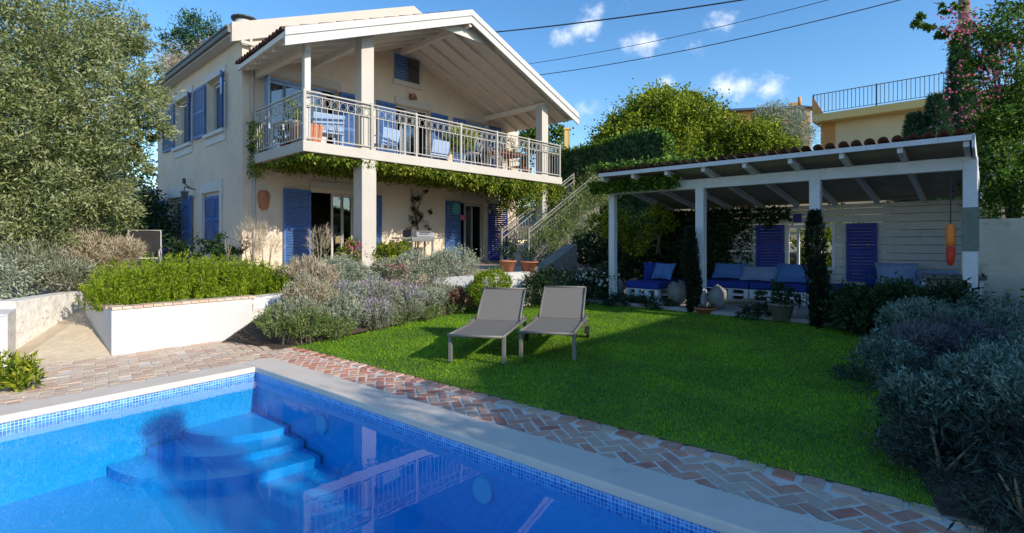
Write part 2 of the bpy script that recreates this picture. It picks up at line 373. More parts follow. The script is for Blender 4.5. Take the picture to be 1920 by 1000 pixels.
# pool mosaic: small tiles with paler joints, laid out on the UVs in metres
def mosaic():
    m, n, l, p = nodes('pool_mosaic')
    uv = n.new('ShaderNodeUVMap'); uv.uv_map = 'UVMap'
    sx = n.new('ShaderNodeVectorMath'); sx.operation = 'SCALE'; sx.inputs['Scale'].default_value = 1/.027; l.new(uv.outputs[0], sx.inputs[0])
    fr = n.new('ShaderNodeVectorMath'); fr.operation = 'FRACTION'; l.new(sx.outputs[0], fr.inputs[0])
    fl = n.new('ShaderNodeVectorMath'); fl.operation = 'FLOOR'; l.new(sx.outputs[0], fl.inputs[0])
    sp = n.new('ShaderNodeSeparateXYZ'); l.new(fr.outputs[0], sp.inputs[0])
    mn = n.new('ShaderNodeMath'); mn.operation = 'MINIMUM'; l.new(sp.outputs[0], mn.inputs[0]); l.new(sp.outputs[1], mn.inputs[1])
    lt = n.new('ShaderNodeMath'); lt.operation = 'LESS_THAN'; l.new(mn.outputs[0], lt.inputs[0]); lt.inputs[1].default_value = .13
    wh = n.new('ShaderNodeTexWhiteNoise'); wh.noise_dimensions = '2D'; l.new(fl.outputs[0], wh.inputs['Vector'])
    r = ramp(n, [(.002, .27, .64), (.003, .30, .68), (.004, .33, .72)]); l.new(wh.outputs[0], r.inputs[0])
    mxx = n.new('ShaderNodeMix'); mxx.data_type = 'RGBA'; l.new(lt.outputs[0], mxx.inputs[0]); l.new(r.outputs[0], mxx.inputs[6]); mxx.inputs[7].default_value = (.006, .35, .74, 1)
    tco = n.new('ShaderNodeTexCoord'); sp2 = n.new('ShaderNodeSeparateXYZ'); l.new(tco.outputs['Object'], sp2.inputs[0])    # the waterline course is a lighter tile
    gt = n.new('ShaderNodeMath'); gt.operation = 'GREATER_THAN'; l.new(sp2.outputs[2], gt.inputs[0]); gt.inputs[1].default_value = -.17
    r3 = ramp(n, [(.02, .14, .50), (.05, .26, .66), (.11, .40, .80)]); l.new(wh.outputs[0], r3.inputs[0])
    m3 = n.new('ShaderNodeMix'); m3.data_type = 'RGBA'; l.new(lt.outputs[0], m3.inputs[0]); l.new(r3.outputs[0], m3.inputs[6]); m3.inputs[7].default_value = (.55, .70, .85, 1)
    m4 = n.new('ShaderNodeMix'); m4.data_type = 'RGBA'; l.new(gt.outputs[0], m4.inputs[0]); l.new(mxx.outputs[2], m4.inputs[6]); l.new(m3.outputs[2], m4.inputs[7])
    l.new(m4.outputs[2], p.inputs['Base Color']); p.inputs['Roughness'].default_value = .3
    return m
M['mosaic'] = mosaic()
M['leaf_olive'] = leafmat('olive_leaf', [(.06, .095, .028), (.19, .23, .07), (.35, .39, .16), (.50, .52, .32)], trans=.35)
M['leaf_green'] = leafmat('broad_green_leaf', [(.03, .07, .008), (.12, .19, .015), (.30, .38, .025), (.50, .50, .05)], trans=.4)
M['leaf_mid'] = leafmat('grey_green_leaf', [(.06, .10, .02), (.16, .23, .06), (.30, .36, .14)], trans=.3, scale=4)
M['leaf_bright'] = leafmat('rosemary_leaf', [(.06, .12, .008), (.17, .27, .012), (.31, .42, .02), (.44, .50, .04)], trans=.45, scale=5)
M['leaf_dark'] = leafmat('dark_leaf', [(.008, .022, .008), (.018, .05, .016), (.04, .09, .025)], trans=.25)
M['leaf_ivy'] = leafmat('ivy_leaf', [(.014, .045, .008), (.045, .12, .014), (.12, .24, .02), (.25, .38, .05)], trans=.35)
M['leaf_vine'] = leafmat('creeper_leaf', [(.03, .06, .006), (.10, .16, .010), (.22, .29, .02), (.42, .46, .06)], trans=.4)
M['leaf_silver'] = leafmat('silver_leaf', [(.18, .22, .14), (.34, .38, .27), (.50, .53, .42)], trans=.2, scale=4)
M['leaf_lav'] = leafmat('lavender_leaf', [(.14, .18, .09), (.29, .31, .20), (.44, .42, .34)], trans=.2, scale=4)
M['bloom_lav'] = leafmat('lavender_bloom', [(.27, .22, .31), (.42, .36, .46), (.52, .46, .52)], trans=.2)
M['leaf_dry'] = leafmat('dry_twig', [(.26, .20, .11), (.44, .37, .25), (.58, .52, .40)], trans=.15, scale=4)
M['leaf_teal'] = leafmat('blue_green_leaf', [(.022, .05, .036), (.11, .19, .145), (.33, .44, .36)], trans=.2, scale=4)
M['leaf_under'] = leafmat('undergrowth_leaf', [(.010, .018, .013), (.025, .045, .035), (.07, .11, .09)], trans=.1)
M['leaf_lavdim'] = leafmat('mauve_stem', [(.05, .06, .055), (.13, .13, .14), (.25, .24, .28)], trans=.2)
M['leaf_ivydim'] = leafmat('deep_green_shade_leaf', [(.008, .03, .01), (.025, .08, .025), (.07, .16, .05)], trans=.2)  # deep green foliage; also carries the painted shade of the ivy wall face
M['leaf_rust'] = leafmat('rusty_leaf', [(.14, .07, .04), (.26, .13, .09), (.34, .20, .15)], trans=.2)
M['petal_pink'] = leafmat('pink_petal', [(.50, .06, .13), (.62, .14, .24), (.66, .28, .34)], trans=.4)
M['petal_white'] = leafmat('white_petal', [(.6, .6, .55), (.75, .75, .7)], trans=.3)
M['leaf_cyp'] = leafmat('cypress_leaf', [(.004, .010, .005), (.008, .02, .010), (.018, .035, .016)], trans=.1)
M['leaf_pine'] = leafmat('pine_needle', [(.02, .06, .03), (.05, .13, .07), (.10, .20, .09)], trans=.2)
M['grass'] = leafmat('grass_blade', [(.045, .11, .035), (.14, .30, .018), (.40, .64, .016)], trans=.45, scale=.9)

def struct(o, name=None): return tag(o, kind='structure')

# ================================================================== SETTING
# ground: wide sheets round the pool hole
BP = [SF(0, 0, 0), SF(6.1, 0, 0), SF(6.1, 9, 0), SF(0, 9, 0)]
g = MB()
far = [Vector((-400, 600, 0)), Vector((500, 600, 0)), Vector((500, -300, 0)), Vector((-400, -300, 0))]
order = [(0, 1, 0, 1), (1, 2, 1, 2), (2, 3, 2, 3), (3, 0, 3, 0)]
for i in range(4):
    j = (i+1) % 4
    a, b = BP[i], BP[j]; c, d = far[j], far[i]
    zz = Vector((0, 0, -.03))
    g.poly([a+zz, d+zz, c+zz, b+zz], [(0, 1, 2, 3)])
struct(g.build('ground', M['earth']))

# lawn (tilted plane so that it rises slightly away from the pool)
def lawn_z(x, y): return .012+.02*max(0, (Vector((x, y, 0))-PC).dot(EN)-.97)
LW = [(-3.28, 7.88), (-2.56, 8.84), (-1.86, 10.08), (-.9, 11.2), (.0, 12.1), (.6, 12.7), (1.9, 12.85), (3.9, 10.95), (5.4, 9.45), (6.0, 8.75), (5.3, 7.4), (3.9, 5.4), (3.1, 4.2), (2.55, 3.1)]
g = MB(); g.poly([(x, y, lawn_z(x, y)) for x, y in LW], [tuple(range(len(LW)))[::-1]])
struct(g.build('lawn', M['lawn']))
def inpoly(X, Y, P):
    c = np.zeros(len(X), bool); n = len(P)
    for i in range(n):
        x1, y1 = P[i]; x2, y2 = P[(i+1) % n]
        t = ((y1 > Y) != (y2 > Y)) & (X < (x2-x1)*(Y-y1)/(y2-y1+1e-12)+x1); c ^= t
    return c
N = 420000
X = rng.uniform(-3.5, 7, N); Y = 2.2+(12.9-2.2)*rng.random(N)
keep = inpoly(X+.06*np.sin(Y*9)+.05*rng.normal(size=N), Y+.05*np.sin(X*11)+.03*rng.normal(size=N), LW) & (rng.random(N) < np.clip(7.5/np.hypot(X, Y), .35, 1)**1.5)
X, Y = X[keep], Y[keep]
Z = .010+.02*np.maximum(0, (X-PC.x)*EN.x+(Y-PC.y)*EN.y-.97)
nb = len(X); D = np.stack([rng.normal(size=nb)*.55, rng.normal(size=nb)*.55, np.ones(nb)], 1)
V = leafV(np.stack([X, Y, Z], 1), D, .018+.020*rng.random(nb), .0035+.002*rng.random(nb)+.0005*Y)
tag(npmesh('grass', V, 4, M['grass']), 'short mown grass blades covering the lawn', 'grass', kind='stuff')

# pool
pool = thing('swimming_pool', 'rectangular swimming pool lined in blue mosaic with a pale concrete rim', 'swimming pool', SF(3, 3, 0))
def uvquad(name, quads, matr, parent):     # quads: list of (p0, du, dv, lu, lv)
    me = bpy.data.meshes.new(name); vs = []; fs = []; uvs = []
    W = WM[parent.name].inverted()
    for p0, du, dv, lu, lv in quads:
        b = len(vs); vs += [W @ (p0), W @ (p0+du*lu), W @ (p0+du*lu+dv*lv), W @ (p0+dv*lv)]; fs.append((b, b+1, b+2, b+3)); uvs += [(0, 0), (lu, 0), (lu, lv), (0, lv)]
    me.from_pydata([tuple(v) for v in vs], [], fs); uvl = me.uv_layers.new(name='UVMap')
    for i, q in enumerate(uvs): uvl.data[i].uv = q
    me.materials.append(matr); return mk(name, me, WM[parent.name].copy(), parent)
DEP = .80; UPV = Vector((0, 0, 1))
uvquad('basin', [(SF(0, 0, -DEP), E1, UPV, 6.1, DEP-.004), (SF(0, 0, -DEP), E2, UPV, 9, DEP-.004), (SF(6.1, 0, -DEP), E2, UPV, 9, DEP-.004), (SF(0, 9, -DEP), E1, UPV, 6.1, DEP-.004),
                 (SF(0, 0, -DEP), E1, E2, 6.1, 9)], M['mosaic'], pool)
# rounded corner steps
for k, (r, zt) in enumerate([(1.55, -.70), (1.2, -.62), (.85, -.54)]):
    me_q = []
    nseg = 14; W = WM[pool.name].inverted(); vs = []; fs = []; uvs = []
    zb = -DEP
    pts = [(r*cos(a), r*sin(a)) for a in np.linspace(0.02, pi/2-.02, nseg)]
    for i in range(nseg-1):
        b = len(vs); (x0, y0), (x1, y1) = pts[i], pts[i+1]
        vs += [W @ SF(x0, y0, zb), W @ SF(x1, y1, zb), W @ SF(x1, y1, zt), W @ SF(x0, y0, zt)]; fs.append((b, b+1, b+2, b+3)); q = i*.19
        uvs += [(q, 0), (q+.19, 0), (q+.19, zt-zb), (q, zt-zb)]
    b = len(vs); vs += [W @ SF(.003, .003, zt)]+[W @ SF(x, y, zt) for x, y in pts]; fs.append(tuple(range(b, b+nseg+1))); uvs += [(0, 0)]+pts
    me = bpy.data.meshes.new('step'); me.from_pydata([tuple(v) for v in vs], [], fs); uvl = me.uv_layers.new(name='UVMap')
    for i, q in enumerate(uvs): uvl.data[i].uv = q
    me.materials.append(M['mosaic']); mk('step', me, WM[pool.name].copy(), pool)
g = MB(SF); cw = .36; ct = .022
g.box(-cw, 6.1, -cw, .02, -.05, ct); g.box(-cw, .02, .02, 9, -.05, ct); g.box(6.08, 6.1+cw, -cw, 9, -.05, ct-.001); g.box(-cw, 6.1+cw, 8.98, 9+cw, -.05, ct-.002)
g.build('coping', M['coping'], pool, bev=.012)
M['lamp'] = mat('pool_lamp_glass', (.10, .48, .72), .3, .05, 5)
for t in (1.55, 3.9, 5.9):
    g = MB()
    c = SF(t, .0, -.36)
    ring = [c+E1*(.10*cos(a))+UPV*(.10*sin(a)) for a in np.linspace(0, 2*pi, 17)[:-1]]
    ring2 = [p+E2*.03 for p in ring]
    g.poly(ring+ring2, [tuple(range(16, 32))]+[(i, (i+1) % 16, 16+(i+1) % 16, 16+i) for i in range(16)])
    g.build('pool_light', M['lamp'], pool)
# water
wm_, n, l, f, gl = glassmat('pool_water', (.84, .97, 1.0), 0, .0, 1.33)
tcd = n.new('ShaderNodeTexCoord'); nt = n.new('ShaderNodeTexNoise'); nt.inputs['Scale'].default_value = 3.2; nt.inputs['Detail'].default_value = 3; l.new(tcd.outputs['Object'], nt.inputs['Vector'])
bp = n.new('ShaderNodeBump'); bp.inputs['Strength'].default_value = .014; bp.inputs['Distance'].default_value = .03; l.new(nt.outputs[0], bp.inputs['Height'])
l.new(bp.outputs[0], f.inputs[1]); l.new(bp.outputs[0], gl.inputs['Normal'])
g = MB(SF); g.quad((.001, .001, -.10), (.001, 8.999, -.10), (6.099, 8.999, -.10), (6.099, .001, -.10))
wo_ = g.build('water', wm_); struct(wo_)

# paving: mortar beds and bricks
g = MB(SF); g.poly([SF(-1.6, -cw+.01, -.004), SF(-.9, -1.01, -.004), SF(12, -1.01, -.004), SF(12, -cw+.01, -.004)], [(0, 1, 2, 3)])
g.poly([SF(-2.35, -1.7, -.004), SF(-.9, -.97, -.004), SF(-cw+.01, -cw, -.004), SF(-cw+.01, 9.5, -.004), SF(-2.6, 9.5, -.004)], [(0, 4, 3, 2, 1)])
struct(g.build('paving', M['mortar']))
def bricks(test, ang, W, mort, umin, umax, wmin, wmax, seed, skip=0.):
    r2 = random.Random(seed); g = MB(); ca, sa = cos(ang), sin(ang); R = int(14/W)
    for x in range(-R, R):
        for y in range(-R, R):
            d = (x-y) % 4
            if d == 0: cx, cy, lx, ly = x+1, y+.5, 2, 1
            elif d == 2: cx, cy, lx, ly = x+.5, y, 1, 2
            else: continue
            t = (cx*ca-cy*sa)*W; w = (cx*sa+cy*ca)*W
            if not (umin < t < umax and wmin < w < wmax) or not test(t, w) or r2.random() < skip: continue
            hx, hy = lx*W/2-mort*r2.uniform(.6, 1.3), ly*W/2-mort*r2.uniform(.6, 1.3); z = .001+r2.uniform(0, .004)
            j = r2.uniform(-.06, .06); pts = []
            for zz, sh in ((-.02, 1), (z-.003, 1), (z, .93)):
                for (a, b) in ((-hx, -hy), (hx, -hy), (hx, hy), (-hx, hy)):
                    a, b = a*sh+r2.uniform(-.006, .006)*(sh == 1), b*sh; a, b = a*cos(j)-b*sin(j), a*sin(j)+b*cos(j)
                    X_, Y_ = cx*W+a, cy*W+b
                    pts.append(SF(X_*ca-Y_*sa, X_*sa+Y_*ca, zz))
            g.poly(pts, [(0, 1, 5, 4), (1, 2, 6, 5), (2, 3, 7, 6), (3, 0, 4, 7), (4, 5, 9, 8), (5, 6, 10, 9), (6, 7, 11, 10), (7, 4, 8, 11), (8, 9, 10, 11)])
    return g
gb = bricks(lambda t, w: True, radians(38), .108, .0135, -.95, 7.5, -.83, -.35, 1)
r2 = random.Random(9); t = -1.25
while t < 7.6:      # header row along the lawn
    L_ = r2.uniform(.13, .18); gb.F = SF
    gb.hexa([(t, -.98, -.02), (t+L_, -.99, -.02), (t+L_, -.835, -.02), (t, -.84, -.02), (t+.006, -.972, .008), (t+L_-.006, -.982, .009), (t+L_-.006, -.843, .009), (t+.006, -.848, .008)])
    t += L_+r2.uniform(.03, .05)
struct(gb.build('brick_path', M['brick']))
gb = bricks(lambda t, w: w > -1.2 or t > -2.2, radians(12), .115, .006, -2.45, -.37, -1.4, 6.5, 3, .02)
struct(gb.build('brick_paving', M['oldbrick']))

# terrace, planting beds, path
TE = [(-14, 10.2), (-7.2, 8.75), (-5.9, 9.3), (-4.7, 10.1), (-2.9, 11.0), (-1.3, 11.75), (-.75, 11.55), (.35, 12.1), (1.0, 12.9), (3.2, 15.2), (8, 22), (-2, 34), (-22, 28)]
g = MB(); g.prism([(x, y, -.03) for x, y in TE][::-1], (0, 0, .91)); struct(g.build('terrace', M['terrace']))
g = MB()
inner = [(-4.0, 9.3, .62), (-3.6, 10.5, .7), (-2.9, 10.95, .72), (-1.6, 11.55, .7), (-.9, 11.6, .5), (.0, 12.2, .2)]
outer = [(-3.75, 8.3, .02), (-3.28, 7.9, .02), (-2.56, 8.86, .06), (-1.86, 10.1, .08), (-.95, 11.2, .1), (.0, 12.1, .11)]
g.poly([Vector(p) for p in inner+outer], [(i, i+1, 7+i, 6+i) for i in range(5)])
g.poly([Vector(p) for p in ((-3.75, 8.3, .02), (-3.28, 7.9, .02), (-3.5, 7.6, -.002), (-4.6, 8.2, -.002), (-4.0, 9.3, .62))], [(0, 1, 2), (0, 2, 3), (0, 3, 4)])
struct(g.build('flower_bed', M['soil']))
g = MB(); RB = [(6.0, 8.72, .09), (5.35, 7.4, .07), (3.95, 5.4, .05), (3.15, 4.2, .03), (2.5, 3.05, .0), (3.2, 2.35, .0), (9, .5, .03), (13, 7, .3), (9, 9.5, .3)]
g.poly([Vector((x, y, z+.02)) for x, y, z in RB], [(0, 1, 8), (1, 7, 8), (1, 2, 7), (2, 6, 7), (2, 3, 6), (3, 5, 6), (3, 4, 5)]); struct(g.build('shrub_bed', M['soil']))
# sandy ramp
K = Vector((-5.59, 7.256, 0)); KU = Vector((.62, .784, 0)); KL = Vector((-.77, .635, 0))
g = MB(); g.poly([Vector(p) for p in ((-5.56, 7.22, .002), (-6.72, 8.23, .47), (-7.15, 8.7, .55), (-6.9, 7.1, .08), (-6.33, 6.5, .002))], [(0, 1, 2, 3, 4)])
struct(g.build('path', M['sand']))
g = MB(); g.prism([(-6.85, 5.82, -.03), (-6.42, 6.55, -.03), (-6.95, 7.15, -.03), (-7.18, 8.75, -.03), (-7.3, 9.2, -.03), (-26, 12.5, -.03), (-26, 5.7, -.03)], (0, 0, .68))
struct(g.build('dry_bed', M['earth']))
# upper hillside behind the house
def hill(s, b): 
    q = min(1, max(0, (s-11.7)/14)); return 1.8+2.6*q+.3*sin(b*.5)+.01*max(0, s-25)
g = MB(HF); NS, NB = 20, 24
ss = [11.7+70*(i/NS)**1.6 for i in range(NS+1)]; bs = [-30+70*j/NB for j in range(NB+1)]
g.poly([HF(s, b, hill(s, b)) for s in ss for b in bs], [(i*(NB+1)+j, (i+1)*(NB+1)+j, (i+1)*(NB+1)+j+1, i*(NB+1)+j+1) for i in range(NS) for j in range(NB)], True)
struct(g.build('hillside', M['earth']))
g = MB(PF); g.box(-.6, 8, -.35, 3.0, -.03, .22); struct(g.build('pergola_floor', M['floor']))
exec_marker = None
# ================================================================== HOUSE
T0, U0, U1 = .88, 3.77, 3.535          # terrace floor, balcony floor, balcony underside
house = thing('house', 'cream two storey house with blue shutters, gabled porch roof and long balcony', 'house', HF(5, -4, T0))
def FSd(x, y, z): return HF(SL-y, -x, z)       # side wall: x away from the corner, y outward
def holes_wall(g, F, x0, x1, z0, z1, holes, t=.22, top=None):
    xs = sorted({x0, x1, *[h[0] for h in holes], *[h[1] for h in holes]}); zs = sorted({z0, z1, *[h[2] for h in holes], *[h[3] for h in holes]})
    for i in range(len(xs)-1):
        for j in range(len(zs)-1):
            cx, cz = (xs[i]+xs[i+1])/2, (zs[j]+zs[j+1])/2
            if any(h[0] < cx < h[1] and h[2] < cz < h[3] for h in holes): continue
            g.poly([F(xs[i], 0, zs[j]), F(xs[i+1], 0, zs[j]), F(xs[i+1], 0, zs[j+1]), F(xs[i], 0, zs[j+1])], [(0, 1, 2, 3)])
    for a, b, c, d in holes:
        for p, q in (((a, c), (b, c)), ((b, c), (b, d)), ((b, d), (a, d)), ((a, d), (a, c))):
            g.poly([F(p[0], 0, p[1]), F(q[0], 0, q[1]), F(q[0], -t, q[1]), F(p[0], -t, p[1])], [(0, 1, 2, 3)])
f_upL = (hs_(497), hs_(634), U0, 5.93); f_upM = (hs_(741), hs_(806), U0, 5.93); f_upR = (hs_(872), hs_(914), U0+.55, 5.93)
f_loL = (hs_(581), hs_(671), T0, 3.03); f_loR = (hs_(862), hs_(913), T0, 3.03)
def sx(u): return -hb(u)
s_w1 = (sx(422), sx(388), 4.62, 6.12); s_w2 = (sx(360), sx(329), 4.62, 6.12); s_d = (sx(344), sx(316), T0, 3.02); s_w3 = (sx(413), sx(381), 1.58, 2.98)
g = MB()
FA = HF
holes_wall(g, FA, SL, 10.1, T0, 6.9, [f_upL, f_upM, f_upR, f_loL, f_loR])
holes_wall(g, FSd, 0, 8.0, T0, 6.9, [s_w1, s_w2, s_d, s_w3])
g.F = HF
g.poly([HF(SL, 0, 6.9), HF(10.1, 0, 6.9), HF(10.1, 0, 7.0), HF(5.0, 0, 9.1), HF(SL, 0, 7.0)], [(0, 1, 2, 3, 4)])
g.poly([HF(10.1, 0, T0), HF(10.1, -8, T0), HF(10.1, -8, 6.98), HF(10.1, 0, 6.98)], [(0, 1, 2, 3)])
g.poly([HF(SL, -8, T0), HF(10.1, -8, T0), HF(10.1, -8, 7), HF(5.0, -8, 9.1), HF(SL, -8, 7)], [(0, 1, 2, 3, 4)])
g.poly([HF(SL, -8, 6.9), HF(SL, 0, 6.9), HF(SL, 0, 7.0), HF(SL, -8, 7.0)], [(0, 1, 2, 3)])
# low rear wing carrying the small rear balcony
g.box(SL+.01, 3, -10.9, -8.0, T0, 3.5)
wall = g.build('wall', M['stucco'], house)
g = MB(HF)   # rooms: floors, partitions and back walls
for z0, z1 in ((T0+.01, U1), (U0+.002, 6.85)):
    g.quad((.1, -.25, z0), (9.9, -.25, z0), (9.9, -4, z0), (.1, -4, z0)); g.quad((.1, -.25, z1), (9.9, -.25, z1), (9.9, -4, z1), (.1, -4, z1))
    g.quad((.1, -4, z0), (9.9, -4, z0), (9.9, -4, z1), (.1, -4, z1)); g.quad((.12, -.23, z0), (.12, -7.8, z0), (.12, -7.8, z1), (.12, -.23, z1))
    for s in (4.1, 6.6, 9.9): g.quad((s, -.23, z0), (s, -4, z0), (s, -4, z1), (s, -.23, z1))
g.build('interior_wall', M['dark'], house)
# main roof
zE, zP = 6.98, 9.13
def main_z(s): return zP-abs(s-5.0)*.404
g = MB(HF)
for sa, sb in ((-.42, 5.0), (5.0, 10.42)):
    g.hexa([(sa, -8.4, main_z(sa)-.12), (sb, -8.4, main_z(sb)-.12), (sb, .0, main_z(sb)-.12), (sa, .0, main_z(sa)-.12),
            (sa, -8.4, main_z(sa)), (sb, -8.4, main_z(sb)), (sb, .0, main_z(sb)), (sa, .0, main_z(sa))])
roof = g.build('roof', M['tile'], house)
g = MB(HF)
for sa, sb in ((-.44, 5.0), (5.0, 10.44)):
    g.hexa([(sa, .003, main_z(sa)-.42), (sb, .003, main_z(sb)-.42), (sb, .11, main_z(sb)-.42), (sa, .11, main_z(sa)-.42),
            (sa, -.12, main_z(sa)+.05), (sb, -.12, main_z(sb)+.05), (sb, .11, main_z(sb)+.05), (sa, .11, main_z(sa)+.05)])
g.box(-.24, .35, .11, .16, 6.52, 6.60)
g.build('verge', M['cream'], roof)
g = MB(HF)
g.box(-.52, -.44, -8.4, .06, 6.74, 6.86); g.beam((-.5, -8.4, 6.89), (-.5, .06, 6.89), .10, .05)
g.build('gutter', mat('gutter_grey', (.16, .16, .15), .6, .1, 6), roof)
g = MB(HF); g.box(-.44, SL-.003, -8.4, -.01, 6.70, 6.76); g.build('soffit', M['white'], roof)
g = MB(HF); c = HF(.35, -1.3, 0)
g.F = lambda x, y, z: Vector((x, y, z))
g.lathe((c.x, c.y, 7.0), [(.10, 0), (.10, .40), (.22, .42), (.25, .56), (.22, .66)]); g.build('flue', M['white'], roof)
g = MB(); g.lathe((c.x, c.y, 7.68), [(.33, 0), (.33, .04), (.05, .14)])
g.build('flue_cowl', M['dmetal'], roof)
# attic window and its open shutter
a0, a1 = hs_(738), hs_(784); zt, zb_ = hz(760, 108), hz(760, 153)
g = MB(HF); g.box(a0-.02, a1+.14, .002, .05, zb_-.16, zt+.12); g.build('attic_surround', M['white'], house)
m = (a0+a1)/2
g = MB(HF); g.box(m, a1, .052, .075, zb_, zt); w_ = g.build('window', M['dmetal'], house)
g = MB(HF); g.box(m+.05, a1-.05, .077, .082, zb_+.06, zt-.06); g.build('pane', M['glass'], w_)
def shutter(F, x0, x1, y0, y1, z0, z1, mt, name='shutter', parent=house, slat=.07, split=2):
    """louvred leaf from (x0,y0) to (x1,y1) in frame F"""
    p, q = Vector((x0, y0, 0)), Vector((x1, y1, 0)); d = (q-p); w = d.length; d.normalize(); nrm = Vector((-d.y, d.x, 0))
    def FF(x, y, z): v = p+d*x+nrm*y; return F(v.x, v.y, z)
    g = MB(FF); e = .06
    g.box(0, e, -.018, .018, z0, z1); g.box(w-e, w, -.018, .018, z0, z1)
    H = z1-z0; cuts = [z0+H*k/split for k in range(split+1)]
    for k, c in enumerate(cuts): 
        a = c if k == 0 else c-.04 if k < split else c-.08
        g.box(e, w-e, -.017, .017, a, a+.08)
    n = int(H/slat)
    for i in range(1, n):
        z = z0+H*i/n
        g.hexa([(e, -.014, z-.030), (w-e, -.014, z-.030), (w-e, -.008, z-.034), (e, -.008, z-.034), (e, .008, z+.024), (w-e, .008, z+.024), (w-e, .014, z+.020), (e, .014, z+.020)])
    return g.build(name, mt, parent)
shutter(HF, a0, m-.01, .065, .065, zb_, zt, M['blue'])
# upper floor shutters
yO = .05
s = f_upL; shutter(HF, s[0]-.02, s[0]-.10, .04, .52, U0+.03, 5.9, M['lblue']); shutter(HF, s[1]+.02, hs_(676), yO, yO, U0+.03, 5.9, M['blue'])
s = f_upM; shutter(HF, hs_(705), s[0]-.02, yO, yO, U0+.03, 5.9, M['blue']); shutter(HF, s[1]+.02, hs_(838), yO, yO, U0+.03, 5.9, M['blue'])
s = f_upR; shutter(HF, hs_(849), s[0]-.02, yO, yO, U0+.55, 5.9, M['blue']); shutter(HF, s[1]+.02, hs_(937), yO, yO, U0+.55, 5.9, M['blue'])
s = f_loL; shutter(HF, hs_(530), s[0]-.02, yO, yO+.05, T0+.03, 3.0, M['blue']); shutter(HF, s[1]+.02, hs_(714), yO, yO, T0+.03, 3.0, M['blue'])
s = f_loR; shutter(HF, hs_(834), s[0]-.01, yO, yO, T0+.03, 3.0, M['blue']); shutter(HF, s[1]+.02, s[1]+.62, yO, yO+.42, T0+.03, 3.0, M['dblue'])
for s_, z in ((f_upL, 5.95), (f_upM, 5.95), (f_upR, 5.95), (f_loL, 3.05), (f_loR, 3.05)):
    MB(HF).box(s_[0]-.02, s_[1]+.08, .002, .045, z, z+.22).build('lintel', M['cream'], house)
def frame(F, h, parts, mt, depth=-.14, t=.05, name='window_frame', head=True):
    """outer frame round a hole plus leaves given as (x0,x1) fractions with glass"""
    g = MB(F); x0, x1, z0, z1 = h; e = .055
    g.box(x0, x0+e, depth-t, depth, z0, z1); g.box(x1-e, x1, depth-t, depth, z0, z1); g.box(x0+e, x1-e, depth-t, depth, z1-e, z1)
    w = x1-x0
    for a, b in parts:
        p, q = x0+w*a, x0+w*b; o = depth-t*1.2-.003; u_ = o-.04
        g.box(p, p+.06, u_, o, z0+.01, z1-.06); g.box(q-.06, q, u_, o, z0+.01, z1-.06); g.box(p+.06, q-.06, u_, o, z1-.14, z1-.06); g.box(p+.06, q-.06, u_, o, z0+.01, z0+.12)
    f = g.build(name, mt, house)
    for a, b in parts:
        p, q = x0+w*a, x0+w*b; g = MB(F); o = depth-t*1.2-.02; g.box(p+.06, q-.06, o-.005, o, z0+.12, z1-.14); g.build('pane', M['glass'], f)
    return f
def curtain(F, x0, x1, z0, z1, y, mt=None):
    g = MB(F); n = max(6, int((x1-x0)/.05)); P = []
    for i in range(n+1):
        x = x0+(x1-x0)*i/n; o = y+.03*math.sin(i*1.9)
        P += [F(x, o, z0), F(x, o, z1)]
    g.poly(P, [(2*i, 2*i+2, 2*i+3, 2*i+1) for i in range(n)], True)
    return g.build('curtain', mt or M['curtain'], house)
frame(HF, f_upL, [(.02, .3), (.28, .62), (.60, .80)], M['lblue']); curtain(HF, f_upL[0]+.06, f_upL[0]+.55, U0+.02, 5.85, -.4); curtain(HF, f_upL[0]+1.25, f_upL[0]+1.9, U0+.02, 5.85, -.4)
frame(HF, f_upM, [(.36, .75)], M['white']); curtain(HF, f_upM[0]+.45, f_upM[0]+.9, U0+.02, 5.85, -.4)
frame(HF, f_upR, [(.03, .5), (.5, .97)], M['lblue'])
frame(HF, f_loL, [(.5, .75), (.72, .97)], M['cream']); frame(HF, f_loR, [(.3, .6), (.55, .95)], M['cream'])
g = MB(HF); g.box(f_loL[0]+.05, f_loL[0]+.75, -1.6, -1.55, T0+.03, 2.85); g.build('inner_panel', M['redwall'], house)
# side wall openings
def side_sh(h, left, right, z0, z1):
    shutter(FSd, left[0], left[1], left[2], left[3], z0, z1, M['blue']); shutter(FSd, right[0], right[1], right[2], right[3], z0, z1, M['blue'])
for h, l_ in ((s_w1, 367), (s_w2, 309)):
    shutter(FSd, h[1]+.02, sx(l_), .05, .06, h[2], h[3]-.03, M['blue'])
    shutter(FSd, h[0]-.01, h[0]-.16, .05, .16, h[2], h[3]-.03, M['blue'])
    frame(FSd, h, [(.02, .5), (.5, .98)], M['white'])
    g = MB(FSd); g.box(h[0]-.08, h[1]+.1, .003, .10, h[2]-.10, h[2]-.004); g.box(h[0]-.08, h[1]+.06, .003, .03, h[2]-.32, h[2]-.10); g.build('sill', M['white'], house)
    g = MB(FSd); g.box(h[0]-.1, h[1]+.1, .003, .03, h[3]+.004, h[3]+.2); g.build('lintel', M['white'], house)
h = s_d
shutter(FSd, h[1]+.02, sx(289), .05, .07, h[2], h[3]-.03, M['blue']); shutter(FSd, sx(363), h[0]-.02, .07, .05, h[2], h[3]-.03, M['blue'])
frame(FSd, h, [(.03, .5), (.5, .97)], M['white']); curtain(FSd, h[0]+.1, h[1]-.1, T0+.02, 2.9, -.3)
g = MB(FSd); g.box(h[0]-.1, h[1]+.1, .003, .03, h[3]+.004, h[3]+.26); g.box(h[1]+.004, h[1]+.2, .003, .03, T0, h[3]+.004); g.build('door_surround', M['white'], house)
h = s_w3
